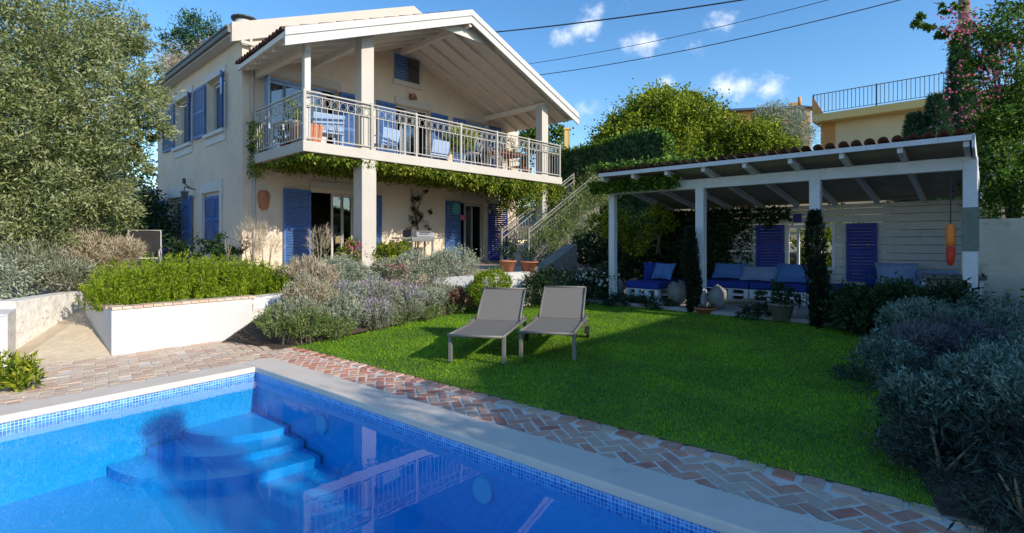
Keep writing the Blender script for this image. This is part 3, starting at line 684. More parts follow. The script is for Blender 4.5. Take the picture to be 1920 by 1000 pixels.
g = MB(FSd); e = .2; g.box(h[0]-e, h[0]-.004, .003, .035, h[2]-.3, h[3]+.3); g.box(h[1]+.004, h[1]+e, .003, .035, h[2]-.3, h[3]+.3)
g.box(h[0]-.004, h[1]+.004, .003, .035, h[3]+.004, h[3]+.3); g.box(h[0]-.004, h[1]+.004, .003, .035, h[2]-.3, h[2]-.004); g.build('window_surround', M['white'], house)
m = (h[0]+h[1])/2
shutter(FSd, h[0]+.02, m-.03, -.05, -.05, h[2]+.01, h[3]-.1, M['blue']); shutter(FSd, m+.03, h[1]-.02, -.05, -.05, h[2]+.01, h[3]-.1, M['blue'])
g = MB(FSd); g.box(h[0]+.01, h[1]-.01, -.12, -.08, h[2], h[3]); g.build('window_frame', M['white'], house)
# wall lantern on the side
g = MB(FSd); x = sx(366); g.beam((x, 0, 3.15), (x, .28, 3.22), .03, .03); g.tube([(x, .28, 3.22), (x, .28, 3.10)], .012); g.hexa([(x-.06, .22, 2.86), (x+.06, .22, 2.86), (x+.06, .34, 2.86), (x-.06, .34, 2.86), (x-.09, .19, 3.08), (x+.09, .19, 3.08), (x+.09, .37, 3.08), (x-.09, .37, 3.08)])
g.beam((x+.35, 0, 3.2), (x+.35, .2, 3.35), .03, .03); g.tube([(x+.35, .2, 3.35), (x+.35, .2, 3.5)], .05)
g.build('wall_lantern', M['dmetal'], house)
# balcony lamp on the gable wall
g = MB(HF); x = hs_(769); z = hz(769, 182); g.box(x-.05, x+.05, .002, .05, z-.1, z+.1); g.tube([(x, .05, z), (x, .2, z+.08), (x, .25, z+.02)], .015); g.tube([(x, .25, z+.02), (x, .25, z-.12)], [.03, .10]); g.build('wall_lamp', M['wood'], house)
# downpipe at the corner
g = MB(HF); g.tube([(.06, .06, U0), (.06, .06, 6.3), (.0, .12, 6.7)], .035, 8); g.tube([(.10, .06, T0), (.10, .06, U1)], .03, 8); g.build('downpipe', M['cream'], house)
# balcony slab
BW = 9.03
bal = MB(HF).box(0, BW, 0.004, 3.0, U1, U0).build('balcony', M['cream'], house, bev=.015)
g = MB(HF); g.box(.04, BW-.04, .05, 2.94, U0+.002, U0+.012); g.build('balcony_floor', M['terrace'], bal)
g = MB(FSd); g.box(8.3, 10.8, .0, .95, 3.30, 3.48); bal2 = g.build('rear_balcony', M['cream'], house)
def railing(F, p, q, z, h, mt, name, parent, posts=(0, 1), motif=True, sp=.13, bar=.0065, inner=None):
    p, q = Vector(p), Vector(q); L = (q-p).length; d = (q-p)/L
    def FF(x, y, zz): v = p+d*x; nn = Vector((-d.y, d.x)); return F(v.x+nn.x*y, v.y+nn.y*y, zz)
    g = MB(FF)
    g.box(0, L, -.025, .025, z+h-.028, z+h); g.box(0, L, -.012, .012, z+.07, z+.095)
    if motif:
        g.box(0, L, -.012, .012, z+h-.105, z+h-.085); g.box(0, L, -.012, .012, z+h-.325, z+h-.305)
    zt = z+h-.315 if motif else z+h-.02
    n = int(L/sp)
    for i in range(1, n):
        x = L*i/n; g.box(x-bar, x+bar, -bar, bar, z+.09, zt)
    if motif:
        nn = int(L/.20)
        for i in range(nn):
            x = L*(i+.5)/nn; zc = z+h-.205
            g.tube([(x+.075*cos(a), 0, zc+.085*sin(a)) for a in np.linspace(0, 2*pi, 9)[:-1]], .0065, 4, closed=True)
            g.box(x+L/nn/2-.008, x+L/nn/2+.008, -.008, .008, z+h-.31, z+h-.09)
    o = g.build(name, mt, parent)
    for t in posts:
        g = MB(FF); x = L*t; g.box(x-.03, x+.03, -.03, .03, z, z+h+.02); g.build('post', mt, o)
    return o
RH = 1.10
railing(HF, (.06, 2.93), (BW-.06, 2.93), U0, RH, M['metal'], 'railing', bal, (0, .165+.02, .33, .5, .66, .82, 1))
railing(HF, (.06, 2.87), (.06, .25), U0, RH, M['metal'], 'railing', bal, (.98,))
railing(HF, (BW-.06, 2.87), (BW-.06, .1), U0, RH, M['metal'], 'railing', bal, (.98,))
railing(FSd, (8.4, .88), (10.7, .88), 3.48, 1.0, M['dmetal'], 'rear_railing', bal2, (0, .5, 1), False)
railing(FSd, (8.37, .06), (8.37, .84), 3.48, 1.0, M['dmetal'], 'rear_railing', bal2, (), False)
# pillars
pa0, pa1 = 1.455, 1.80
g = MB(HF); g.box(pa0-.03, pa1+.01, 2.58, 2.97, T0, U1-.002); g.box(pa0, pa1-.01, 2.60, 2.90, U0+.014, 7.0-.36); g.build('pillar', M['cream'], house, bev=.01)
g = MB(HF); g.box(8.08, 8.40, 2.62, 2.90, U0+.014, 6.1); g.box(8.10, 8.38, 2.6, 2.9, T0, U1-.002); g.build('pillar', M['cream'], house, bev=.01)
g = MB(HF); g.box(.10, .24, 2.72, 2.86, U0+.014, 5.95); g.build('pillar', M['white'], house, bev=.01)
# porch roof
ps, pz, sl = 4.55, 7.86, .395
def pz_(s): return pz-abs(s-ps)*sl
proof = MB(HF)
SA = lambda b: -.30-.07*b
g = proof
for L_, R_ in (((SA(0), SA(3.32)), (ps, ps)), ((ps, ps), (9.5, 9.5))):
    (a0_, a1_), (b0_, b1_) = L_, R_
    g.hexa([(a0_, .004, pz_(a0_)-.11), (b0_, .004, pz_(b0_)-.11), (b1_, 3.30, pz_(b1_)-.11), (a1_, 3.30, pz_(a1_)-.11),
            (a0_, .112, pz_(a0_)), (b0_, .112, pz_(b0_)), (b1_, 3.30, pz_(b1_)), (a1_, 3.30, pz_(a1_))])
pr = g.build('porch_roof', M['soffit'], house)
g = MB(HF)
for sa, sb in ((SA(3.32), ps), (ps, 9.52)):
    za, zb2 = pz_(sa), pz_(sb)
    g.hexa([(sa, 3.303, za-.30), (sb, 3.303, zb2-.30), (sb, 3.35, zb2-.30), (sa, 3.35, za-.30), (sa, 3.303, za+.05), (sb, 3.303, zb2+.05), (sb, 3.35, zb2+.05), (sa, 3.35, za+.05)])
    g.hexa([(sa-.01, 3.352, za-.10), (sb, 3.352, zb2-.10), (sb, 3.38, zb2-.10), (sa-.01, 3.38, za-.10), (sa-.01, 3.352, za+.06), (sb, 3.352, zb2+.06), (sb, 3.38, zb2+.06), (sa-.01, 3.38, za+.06)])
g.build('bargeboard', M['white'], pr)
g = MB(HF)
for b in (.55, 1.15, 1.75, 2.35, 2.95):
    for sa, sb in ((SA(b)+.1, ps), (ps, 9.4)):
        za, zb2 = pz_(sa)-.112, pz_(sb)-.112
        g.hexa([(sa, b-.035, za-.10), (sb, b-.035, zb2-.10), (sb, b+.035, zb2-.10), (sa, b+.035, za-.10), (sa, b-.035, za), (sb, b-.035, zb2), (sb, b+.035, zb2), (sa, b+.035, za)])
g.build('rafter', M['soffit'], pr)
for s in (.17, 1.63, 8.24):
    z = pz_(s)-.215; MB(HF).box(s-.06, s+.06, .006, 2.885, z-.16, z).build('beam', M['soffit'], pr)
MB(HF).box(ps-.05, ps+.05, .006, 3.29, pz-.38, pz-.225).build('beam', M['soffit'], pr)
g = MB(HF)
g.prism([(3.35, 3.02, 7.26), (5.75, 3.02, 7.26), (4.9, 3.02, 7.56), (4.2, 3.02, 7.56)], (0, .05, 0)); g.build('collar_board', M['white'], pr)
def barrel(g, F, x, y0, y1, z0, z1, r, n=6, flip=False):
    """one half-round tile along y, from (y0,z0) to (y1,z1)"""
    P = []
    for (y, z) in ((y0, z0), (y1, z1)):
        for rr in (r, r-.015):
            P += [F(x+rr*cos(a), y, z+rr*sin(a)) for a in np.linspace(0, pi, n+1)]
    m = n+1; fs = []
    for i in range(n):
        fs += [(i, i+1, 2*m+i+1, 2*m+i), (m+i, m+i+1, 3*m+i+1, 3*m+i), (i, i+1, m+i+1, m+i), (2*m+i, 2*m+i+1, 3*m+i+1, 3*m+i)]
    g.poly(P, fs, True)
g = MB(HF)      # tiles of the porch roof, courses down both slopes
FT = lambda x, y, z: HF(y, x, z)
for i in range(15):
    b = .22+i*.215
    for side in (0, 1):
        s0 = SA(b)-.06 if side == 0 else 9.5; dr = 1 if side == 0 else -1
        for k in range(12):
            ya = s0+dr*k*.41; yb = ya+dr*.46
            if dr*(ya-ps) > -.1: break
            if dr*(yb-ps) > 0: yb = ps
            barrel(g, FT, b, ya, yb, pz_(ya)+.035, pz_(yb)+.015, .085)
g.build('roof_tile', M['tile'], pr)

# ivy hanging under the balcony
P = []; n = 20000
s_ = rng.uniform(.02, BW, n); b_ = 3.0*rng.random(n)**.6
zz = U1-.02-np.abs(rng.normal(size=n))*.06*(1+.8*np.clip((s_-4)/4, 0, 1))
P = np.array([tuple(HF(a, b, z)) for a, b, z in zip(s_, b_, zz)]); D = rng.normal(size=(n, 3))*.6+np.array([0, 0, -.7])
V = [leafV(P, D, .07+.04*rng.random(n), .05)]
for k in range(150):     # hanging strands
    s0 = BW*(1-rng.random()**1.7*.85); b0 = 2.75+.3*rng.random(); L_ = (.15+.55*rng.random()*np.clip((s0-2.5)/4.5, .15, 1)); m = int(70*L_+12)
    t = rng.random(m); P = np.array([tuple(HF(s0+.06*sin(5*a)+.05*rng.normal(), b0+.05*rng.normal(), U1-.02-a*L_)) for a in t])
    V.append(leafV(P, rng.normal(size=(m, 3))*.5+np.array([0, 0, -.8]), .07+.03*rng.random(m), .035))
for k in range(70):     # heavy curtain on the stairs end
    s0 = rng.uniform(7.0, 8.9); b0 = rng.uniform(1.2, 3.0); L_ = rng.uniform(.5, 1.15); m = 80
    t = rng.random(m); P = np.array([tuple(HF(s0+.1*rng.normal(), b0+.06*rng.normal(), U1-a*L_)) for a in t])
    V.append(leafV(P, rng.normal(size=(m, 3))*.5+np.array([0, 0, -.8]), .07+.03*rng.random(m), .035))
m = 900; P = np.array([tuple(HF(rng.uniform(-.05, .2), rng.uniform(0, .4), rng.uniform(3.2, 4.6)**1) ) for _ in range(m)])
V.append(leafV(P, rng.normal(size=(m, 3)), .07, .045))
tag(npmesh('climbing_vine', np.concatenate(V), 4, M['leaf_vine']), 'green creeper covering the underside of the balcony and hanging from its edge', 'vine')
# climbing shrub on the lower wall
cl = thing('wall_climber', 'thin dark shrub trained up the wall above the grey barbecue', 'climber', HF(hs_(778), .2, T0))
g = MB(HF); x = hs_(778)
g.tube([(x, .12, T0), (x+.05, .12, 1.9), (x-.08, .1, 2.6), (x-.22, .08, 3.35)], [.035, .03, .025, .01]); g.tube([(x-.02, .1, 2.5), (x+.2, .08, 3.0), (x+.3, .06, 3.3)], [.02, .015, .01]); g.tube([(x, .1, 2.2), (x+.3, .1, 2.5)], [.02, .008])
g.build('stem', M['bark'], cl)
c = HF(x+.02, .2, 0)
V = blob_leaves([(c.x, c.y, 2.05, .42, .2, .28), (c.x-.05, c.y+.05, 2.42, .3, .16, .14), (c.x-.12, c.y, 2.85, .18, .12, .3), (c.x+.2, c.y+.25, 2.5, .28, .12, .1), (c.x-.3, c.y-.3, 1.9, .25, .15, .12), (c.x+.1, c.y+.1, 3.25, .3, .15, .1)], 1500, .07, .03)
npmesh('foliage', V, 4, M['leaf_dark'], cl)
# terracotta mask
mx_, mz_ = hs_(494), hz(494, 376)
g = MB(HF); pts = []
for i in range(13):
    for j in range(9):
        v = -1+2*i/12; u_ = -1+2*j/8; w = .155*(1-.42*max(0, -v))*(1 if v < .9 else .97)
        r = math.sqrt(max(0, 1-u_*u_)); dep = .015+.085*r
        dep += .05*math.exp(-((u_/.16)**2+((v+.02)/.25)**2)) - .035*(math.exp(-(((abs(u_)-.42)/.16)**2+((v-.22)/.09)**2)))+.02*math.exp(-((u_/.35)**2+((v+.42)/.07)**2))-.02*math.exp(-((u_/.3)**2+((v+.50)/.03)**2))
        pts.append(HF(mx_+w*u_*math.sqrt(max(.05, 1-.55*abs(v)**4)), .004+dep, mz_+.25*v))
g.poly(pts, [(i*9+j, i*9+j+1, (i+1)*9+j+1, (i+1)*9+j) for i in range(12) for j in range(8)], True)
g.box(mx_-.12, mx_+.12, .003, .02, mz_-.2, mz_+.22)
tag(g.build('wall_mask', M['pot']), 'terracotta face mask hung on the cream wall', 'wall ornament')
# ornaments on the right door shutter
g = MB(HF); x, z = hs_(852), hz(852, 391); g.prism([(x-.17, .08, z-.12), (x-.1, .08, z-.2), (x+.1, .08, z-.2), (x+.17, .08, z-.12), (x+.17, .08, z+.1), (x+.08, .08, z+.2), (x-.08, .08, z+.2), (x-.17, .08, z+.1)], (0, .03, 0))
tag(g.build('hanging_ornament', M['teal']), 'teal panel ornament hung on the blue shutter', 'ornament')
g = MB(HF); x, z = hs_(864), hz(864, 408); c = HF(x, .12, z); g.F = lambda a, b, c_: Vector((a, b, c_)); g.pillow(c, AX*.11, UPV*.10, BX*.05)
tag(g.build('hanging_heart', M['pink']), 'small pink stuffed ornament hung beside the open door', 'ornament')
# barbecue
bq = thing('barbecue', 'grey barbecue grill with side shelves standing against the cream wall', 'barbecue', HF(hs_(785), .9, T0))
x0 = hs_(785, .8)
def FB(x, y, z): return HF(x0+x, .8+y, T0+z)
g = MB(FB); g.box(-.42, .42, -.25, .25, .72, .86); g.build('firebox', M['gmetal'], bq, bev=.02)
g = MB(FB); P = []
for i in range(7):
    a = pi*i/6; P.append((cos(a)*.25, .87+.20*sin(a)**.7))
g.prism([(-.25, y, z) for y, z in P], (.66, 0, 0)); g.build('lid', M['gmetal'], bq)
g = MB(FB); g.box(-.44, -.26, -.24, .24, .87, 1.07); g.build('hood_end', M['dmetal'], bq, bev=.02)
g = MB(FB); g.box(.43, .85, -.2, .2, .80, .84); g.build('shelf', M['gmetal'], bq); g = MB(FB); g.box(-.85, -.43, -.2, .2, .80, .84); g.build('shelf', M['gmetal'], bq)
for x in (-.38, .38):
    for y in (-.2, .2): MB(FB).box(x-.025, x+.025, y-.025, y+.025, 0, .72).build('leg', M['gmetal'], bq)
g = MB(FB); g.tube([(-.15, .27, .98), (-.15, .31, .98), (.2, .31, .98), (.2, .27, .98)], .012); g.build('handle', M['dmetal'], bq)

# ------------------------------------------------------------------ things on the balcony
def chair(name, label, c, rz, frame_m, cloth_m, w=.5, back=.9, arm=True, group=None, cat='chair'):
    t = thing(name, label, cat, c, rz, group); b = Vector(c); Mt = WM[t.name]
    F = lambda x, y, z: Mt @ Vector((x, y, z))
    MB(F).box(-w/2, w/2, -.24, .24, .40, .45).build('seat', cloth_m, t, bev=.015)
    g = MB(F); g.hexa([(-w/2, .22, .47), (w/2, .22, .47), (w/2, .26, .47), (-w/2, .26, .47), (-w/2, .32, back), (w/2, .32, back), (w/2, .35, back), (-w/2, .35, back)]); g.build('backrest', cloth_m, t, bev=.015)
    for x in (-w/2+.02, w/2-.02):
        for y in (-.21, .23): MB(F).box(x-.015, x+.015, y-.015, y+.015, 0, .40).build('leg', frame_m, t)
        if arm: MB(F).tube([(x, -.2, .45), (x, -.22, .64), (x, .0, .66), (x, .27, .64)], .014).build('armrest', frame_m, t)
    return t
def bp_(s, b): return HF(s, b, U0+.012)
RZ = math.atan2(AX.y, AX.x)
chair('balcony_chair', 'pale blue chair on the balcony left of the big pillar', bp_(1.5, 1.9)-AX*.45, RZ+pi*.95, M['lblue'], M['lblue'], w=.75, back=.85)
chair('balcony_chair', 'pale blue chair on the balcony just right of the big pillar', bp_(2.9, 1.6), RZ+pi*1.05, M['lblue'], M['lblue'], w=.6, back=.85)
chair('balcony_chair', 'pale blue chair on the balcony between the middle door and the white scroll chairs', bp_(4.9, 1.3), RZ+pi, M['lblue'], M['lblue'], w=.65, back=.85)
def scroll_chair(label, c, rz):
    t = thing('garden_chair', label, 'chair', c, rz, 'white scroll chairs on the balcony'); Mt = WM[t.name]; F = lambda x, y, z: Mt @ Vector((x, y, z))
    g = MB(F); g.lathe((0, 0, .44), [(.21, 0), (.21, .02)], 16) if False else g.tube([(.2*cos(a), .2*sin(a), .45) for a in np.linspace(0, 2*pi, 17)[:-1]], .012, 5, closed=True)
    for k in range(-2, 3): g.tube([(k*.07, -.18, .45), (k*.07, .18, .45)], .008, 4)
    g.build('seat', M['white'], t)
    g = MB(F); g.tube([(-.2, .18, .45), (-.24, .22, .7), (-.15, .25, .9), (0, .26, .96), (.15, .25, .9), (.24, .22, .7), (.2, .18, .45)], .013, 5)
    for cx, cz, r in ((-.08, .66, .07), (.08, .66, .07), (0, .80, .07), (0, .55, .05)): g.tube([(cx+r*cos(a), .235, cz+r*sin(a)) for a in np.linspace(0, 2*pi, 11)[:-1]], .009, 4, closed=True)
    g.build('backrest', M['white'], t)
    for x, y in ((-.17, -.15), (.17, -.15), (-.17, .17), (.17, .17)): MB(F).tube([(x, y, .45), (x*1.25, y*1.25, 0)], .012, 5).build('leg', M['white'], t)
    return t
scroll_chair('white wrought iron scroll chair on the balcony nearest the blue chairs', bp_(5.5, 2.35), RZ+pi+.3)
scroll_chair('white wrought iron scroll chair on the balcony nearest the wooden table', bp_(6.45, 2.35), RZ+pi-.6)
def table(name, label, c, rz, w, d, h, mt, cat='table', n=None):
    t = thing(name, label, cat, c, rz); Mt = WM[t.name]; F = lambda x, y, z: Mt @ Vector((x, y, z))
    MB(F).box(-w/2, w/2, -d/2, d/2, h-.03, h).build('tabletop', mt, t, bev=.008)
    MB(F).box(-w/2+.05, w/2-.05, -d/2+.05, d/2-.05, h-.10, h-.032).build('apron', mt, t)
    for x in (-w/2+.06, w/2-.06):
        for y in (-d/2+.06, d/2-.06): MB(F).box(x-.025, x+.025, y-.025, y+.025, 0, h-.10).build('leg', mt, t)
    return t
table('wooden_table', 'brown wooden table at the right end of the balcony', bp_(7.3, 1.9), RZ, 1.3, .8, .74, M['wood'])
chair('wooden_chair', 'brown wooden chair beside the balcony table', bp_(8.5, 1.5), RZ-pi/2, M['wood'], M['wood'], w=.45, arm=False)
table('white_table', 'small white table behind the left balcony rail', bp_(.6, 1.0), RZ, .7, .7, .72, M['white'])
def pot(g, c, r, h): g.lathe(c, [(r*.65, 0), (r, h*.9), (r*1.1, h*.9), (r*1.1, h), (r*.9, h), (r*.9, h-.03)], 16)
def potted(name, label, c, r, h, blobs, n, L, W, mt, pm='pot', cat='potted plant', spray=False):
    t = thing(name, label, cat, c); g = MB(); pot(g, c, r, h); g.build('pot', M[pm], t)
    bb = [(c[0]+b[0], c[1]+b[1], c[2]+b[2], *b[3:]) for b in blobs]
    V = (spray_leaves if spray else blob_leaves)(bb, n, L, W); npmesh('foliage', V, 4, M[mt], t); return t
potted('potted_palm', 'tall bushy green plant in a pot on the balcony in front of the right window', bp_(6.1, 1.2), .2, .3, [(0, 0, .95, .55, .55, .55), (-.3, .1, .75, .4, .35, .35)], 1500, .20, .03, 'leaf_green', spray=True)
potted('potted_plant', 'leafy plant in a white pot beside the left balcony rail', bp_(.35, 1.9), .16, .62, [(0, 0, .95, .24, .24, .28), (0, 0, .6, .3, .3, .18)], 700, .12, .03, 'leaf_green', 'white')
potted('potted_plant', 'green plant in a clay pot beside the wooden balcony table', bp_(8.0, 2.3), .17, .28, [(0, 0, .45, .25, .25, .2)], 350, .08, .03, 'leaf_dark')
potted('potted_plant', 'tall thin yellow green plant at the far right end of the balcony', bp_(8.75, .8), .16, .3, [(0, 0, 1.2, .3, .3, .5)], 600, .09, .03, 'leaf_green')
potted('potted_plant', 'dark plant on the balcony floor left of the red brown trough', bp_(.3, 1.45), .15, .25, [(0, 0, .35, .22, .22, .22)], 300, .08, .03, 'leaf_dark')
tr = thing('flower_trough', 'long red clay trough behind the left balcony rail', 'planter', bp_(.4, 2.45))
MB(HF).hexa([(.2, 2.0, U0+.014), (.5, 2.0, U0+.014), (.5, 2.8, U0+.014), (.2, 2.8, U0+.014), (.16, 1.95, U0+.42), (.54, 1.95, U0+.42), (.54, 2.85, U0+.42), (.16, 2.85, U0+.42)]).build('trough', M['pot'], tr, bev=.01)
c = HF(.35, 2.4, U0+.45); npmesh('foliage', blob_leaves([(c.x, c.y, c.z, .25, .3, .06)], 150, .06, .02), 4, M['leaf_dry'], tr)

# ------------------------------------------------------------------ outside stair
st = thing('outdoor_stair', 'outdoor stair with ivory railings climbing beyond the right end of the balcony', 'stair', HF(6.6, 3.4, T0))
def FST(x, y, z): return HF(6.55+x, 2.5+y, T0+z)
g = MB(FST)
for i in range(14): g.box(i*.27, i*.27+.30, .0, 1.0, 0, .15*(i+1))
g.build('steps', M['floor'], st)
g = MB(FST); g.prism([(-.2, 1.003, 0), (-.2, 1.003, .12), (3.8, 1.003, 2.2), (3.8, 1.003, 0)], (0, .12, 0)); g.build('stringer', M['stone'], st)
for y, x0_ in ((.03, 0), (1.06, 0.1)):
    g = MB(FST)
    for dz in (.95, .85, .68, .1): g.beam((x0_, y, .12+dz), (3.75, y, .12+dz+(3.75-x0_)*.56), .035, .03)
    for i in range(28):
        x = x0_+(3.75-x0_)*i/27; zb2 = .12+(x-x0_)*.56; g.box(x-.008, x+.008, y-.008, y+.008, zb2+.1, zb2+.70)
    r_ = g.build('railing', M['smetal'], st)
    for x in (x0_, 3.75): MB(FST).box(x-.03, x+.03, y-.03, y+.03, (x-x0_)*.56, .12+.98+(x-x0_)*.56).build('post', M['smetal'], r_)
c = [FST(x, 1.2, z) for x, z in ((1.3, 1.2), (2.2, 1.75), (3.1, 2.3), (2.8, 1.2), (1.9, .8), (3.7, 2.6), (.7, .7))]
V = blob_leaves([(p.x, p.y, p.z, .6, .5, .48) for p in c], 16000, .07, .03, sig=.28)
tag(npmesh('stair_climber', V, 4, M['leaf_mid']), 'grey green climbing plant spilling over the stair railing', 'climber')
# white plinth at the foot of the stair
pl = G(1030, 505, .9); 
g = MB(); a = G(1002, 510, T0); b = G(1036, 470, T0); 
g.hexa([(a.x-.05, a.y-.05, T0), (a.x+.25, a.y, T0), (a.x+1.15, a.y+1.1, T0), (a.x+.85, a.y+1.2, T0), (a.x-.05, a.y-.05, T0+.1), (a.x+.25, a.y, T0+.1), (a.x+1.15, a.y+1.1, T0+.65), (a.x+.85, a.y+1.2, T0+.65)])
tag(g.build('parapet', M['stone']), 'sloping white parapet at the foot of the outdoor stair', 'parapet wall')
g = MB(); c1 = G(951, 512, T0); c2 = G(1006, 508, T0)
g = MB(); g.hexa([(-.75, 11.5, .05), (-.4, 11.42, .05), (.42, 12.0, .05), (.3, 12.2, .05), (-.75, 11.5, T0+.02), (-.4, 11.42, T0+.02), (.42, 12.0, T0+.02), (.3, 12.2, T0+.02)])
tag(g.build('retaining_wall', M['whitewash']), 'white retaining wall below the terracotta pots at the terrace edge', 'retaining wall')
p1 = Vector((-.10, 12.1, T0+.005)); p2 = Vector((.28, 12.35, T0+.005))
potted('potted_plant', 'orange terracotta pot with a small plant at the terrace edge', p1, .19, .27, [(0, 0, .5, .2, .2, .2)], 260, .09, .03, 'leaf_dark')
potted('potted_plant', 'wide purplish clay pot right of the orange one at the terrace edge', p2+Vector((.12, 0, 0)), .21, .24, [(0, 0, .4, .22, .22, .12)], 160, .08, .03, 'leaf_dark')

# ================================================================== PERGOLA
perg = thing('pergola', 'long open garden pavilion with white timber posts and a clay tiled lean-to roof', 'pavilion', PF(3, 1.4, .22))
FL, BT = .22, 2.90
posts = [0, 2.13, 4.25, 6.35]
for k in posts:
    g = MB(PF); w = .088 if k else .075
    g.box(k-w, k+w, -w, w, FL, BT-.012); o = g.build('post', M['gwood'], perg, bev=.012)
    if k == 6.35:
        g = MB(PF); g.box(k-w-.012, k+w+.012, -w-.012, w+.012, 1.45, 2.12); g.build('post_wrap', M['leaf_dark'] if False else mat('reed_wrap', (.16, .19, .16), .9, .2, 20), o)
MB(PF).box(-.10, 6.43, -.077, .075, BT-.20, BT).build('front_beam', M['gwood'], perg, bev=.01)
def rz_(d): return 3.0-(d-.0)*.165
for i in range(9):
    k = .1+i*.778; g = MB(PF)
    g.hexa([(k-.035, -.62, rz_(-.62)-.13), (k+.035, -.62, rz_(-.62)-.13), (k+.035, 2.95, rz_(2.95)-.13), (k-.035, 2.95, rz_(2.95)-.13),
            (k-.035, -.62, rz_(-.62)-.01), (k+.035, -.62, rz_(-.62)-.01), (k+.035, 2.95, rz_(2.95)-.01), (k-.035, 2.95, rz_(2.95)-.01)])
    g.build('rafter', M['gwood'], perg)
g = MB(PF); g.hexa([(.05, -.64, rz_(-.64)), (6.38, -.64, rz_(-.64)), (6.38, 3.1, rz_(3.1)), (.05, 3.1, rz_(3.1)), (.05, -.64, rz_(-.64)+.025), (6.38, -.64, rz_(-.64)+.025), (6.38, 3.1, rz_(3.1)+.025), (.05, 3.1, rz_(3.1)+.025)])
proof = g.build('roof', M['under'], perg)
g = MB(PF); g.box(.05, 6.42, -.69, -.645, rz_(-.64)-.05, rz_(-.64)+.03); g.hexa([(6.385, -.69, rz_(-.64)-.16), (6.42, -.69, rz_(-.64)-.16), (6.42, 3.1, rz_(3.1)-.16), (6.385, 3.1, rz_(3.1)-.16), (6.385, -.69, rz_(-.64)+.04), (6.42, -.69, rz_(-.64)+.04), (6.42, 3.1, rz_(3.1)+.04), (6.385, 3.1, rz_(3.1)+.04)])
g.build('fascia', M['gwood'], proof)
g = MB(PF); n = 0
for i in range(35):
    k = .1+i*.181
    for j in range(9):
        d0 = -.72+.42*j; d1 = d0+.46
        barrel(g, PF, k+random.uniform(-.008, .008), d0, d1, rz_(d0)+.035+.012, rz_(d1)+.035-.008, .074)
g.build('roof_tile', M['tile'], proof)
# back wall of whitewashed boards with an opening
WD = 2.9; HOLE = (3.02, 3.92, 1.02, 1.92)
g = MB(PF); z = FL; i = 0
while z < 2.42:
    h = .17 if i % 3 else .15; z2 = min(z+h, 2.43); segs = [(-.2, 6.15)]
    if z2 > HOLE[2] and z < HOLE[3]: segs = [(-.2, HOLE[0]), (HOLE[1], 6.15)]
    for a, b in segs: g.box(a, b, WD+random.uniform(0, .012), WD+.05, z+.012, z2)
    z = z2; i += 1
bw = g.build('back_wall', M['boards'], perg)
g = MB(PF); e = .07
g.box(HOLE[0]-e, HOLE[0]+.0, WD-.03, WD+.06, HOLE[2]-e, HOLE[3]+e); g.box(HOLE[1], HOLE[1]+e, WD-.03, WD+.06, HOLE[2]-e, HOLE[3]+e)
g.box(HOLE[0], HOLE[1], WD-.03, WD+.06, HOLE[3], HOLE[3]+e); g.box(HOLE[0], HOLE[1], WD-.03, WD+.06, HOLE[2]-e, HOLE[2]); g.box(HOLE[0]+.18, HOLE[0]+.23, WD-.02, WD+.05, HOLE[2], HOLE[3])
g.build('window_frame', M['gwood'], bw)
shutter(PF, HOLE[0]-.72, HOLE[0]-.09, WD-.06, WD-.06, .95, 2.0, M['dblue'], parent=perg)
shutter(PF, HOLE[1]+.28, HOLE[1]+.85, WD-.05, WD-.05, .72, 2.0, M['dblue'], parent=perg)
g = MB(PF); g.box(3.14, 3.30, WD-.06, WD-.02, 2.05, 2.24)
tag(g.build('wall_plaque', M['dblue']), 'small dark blue plaque above the pavilion window', 'plaque')
# sofas made of pallets
def pallet(name, F, k0, k1, d0, d1, z0, h=.27):
    g = MB(F)
    for lv in (0, 1):
        z = z0+lv*h/2
        n = max(2, round((k1-k0)/.34))
        g.box(k0, k1, d0, d0+.09, z+h/2-.024, z+h/2); g.box(k0, k1, d0, d0+.09, z, z+.02)
        for i in range(n+1):
            k = k0+(k1-k0-.10)*i/n; g.box(k, k+.10, d0+.002, d0+.12, z+.02, z+h/2-.024); g.box(k, k+.10, d1-.12, d1, z+.02, z+h/2-.024)
        m_ = 6
        for i in range(m_): d = d0+.10+(d1-d0-.2)*i/(m_-1); g.box(k0, k1, d, d+.09, z+h/2-.022, z+h/2-.002)
    return g
sofa = thing('pallet_sofa', 'long sofa of white pallets with navy cushions along the board wall', 'sofa', PF(4, 2.4, FL))
for a in (1.25, 2.45, 3.65): pallet('pallet', PF, a+.01, a+1.18, 1.9, 2.85, FL).build('pallet', M['gwood'], sofa)
for a in (1.25, 2.45, 3.65):
    g = MB(PF); g.box(a+.01, a+1.19, 1.88, 2.86, FL+.275, FL+.44); g.build('mattress', M['navy'], sofa, bev=.035)
g = MB(PF); g.box(4.6, 6.0, 2.55, 2.85, FL+.45, FL+.80); g.build('back_cushion', M['navy'], sofa, bev=.04)
g = MB(PF); g.box(4.86, 6.1, 1.95, 2.86, FL, FL+.43); g.build('side_section', M['navy'], sofa, bev=.035)
s2 = thing('pallet_sofa', 'short sofa of white pallets with blue seat at the left end of the pavilion', 'sofa', PF(.5, 1.1, FL))
pallet('pallet', PF, .12, .98, .35, 1.9, FL).build('pallet', M['gwood'], s2)
MB(PF).box(.11, .99, .33, 1.92, FL+.275, FL+.43).build('mattress', M['navy'], s2, bev=.035)
def cush(label, k, d, z, w, h, t, mt, lean=.3, yaw=0):
    ca, sa = cos(yaw), sin(yaw); ux = BX*ca+AX*sa; uy0 = AX*ca-BX*sa
    up = (UPV*cos(lean)+uy0*sin(lean)).normalized(); nn = ux.cross(up).normalized()
    g = MB(); g.pillow(PF(k, d, z), ux*w, up*h, nn*t); tag(g.build('cushion', M[mt]), label, 'cushion')
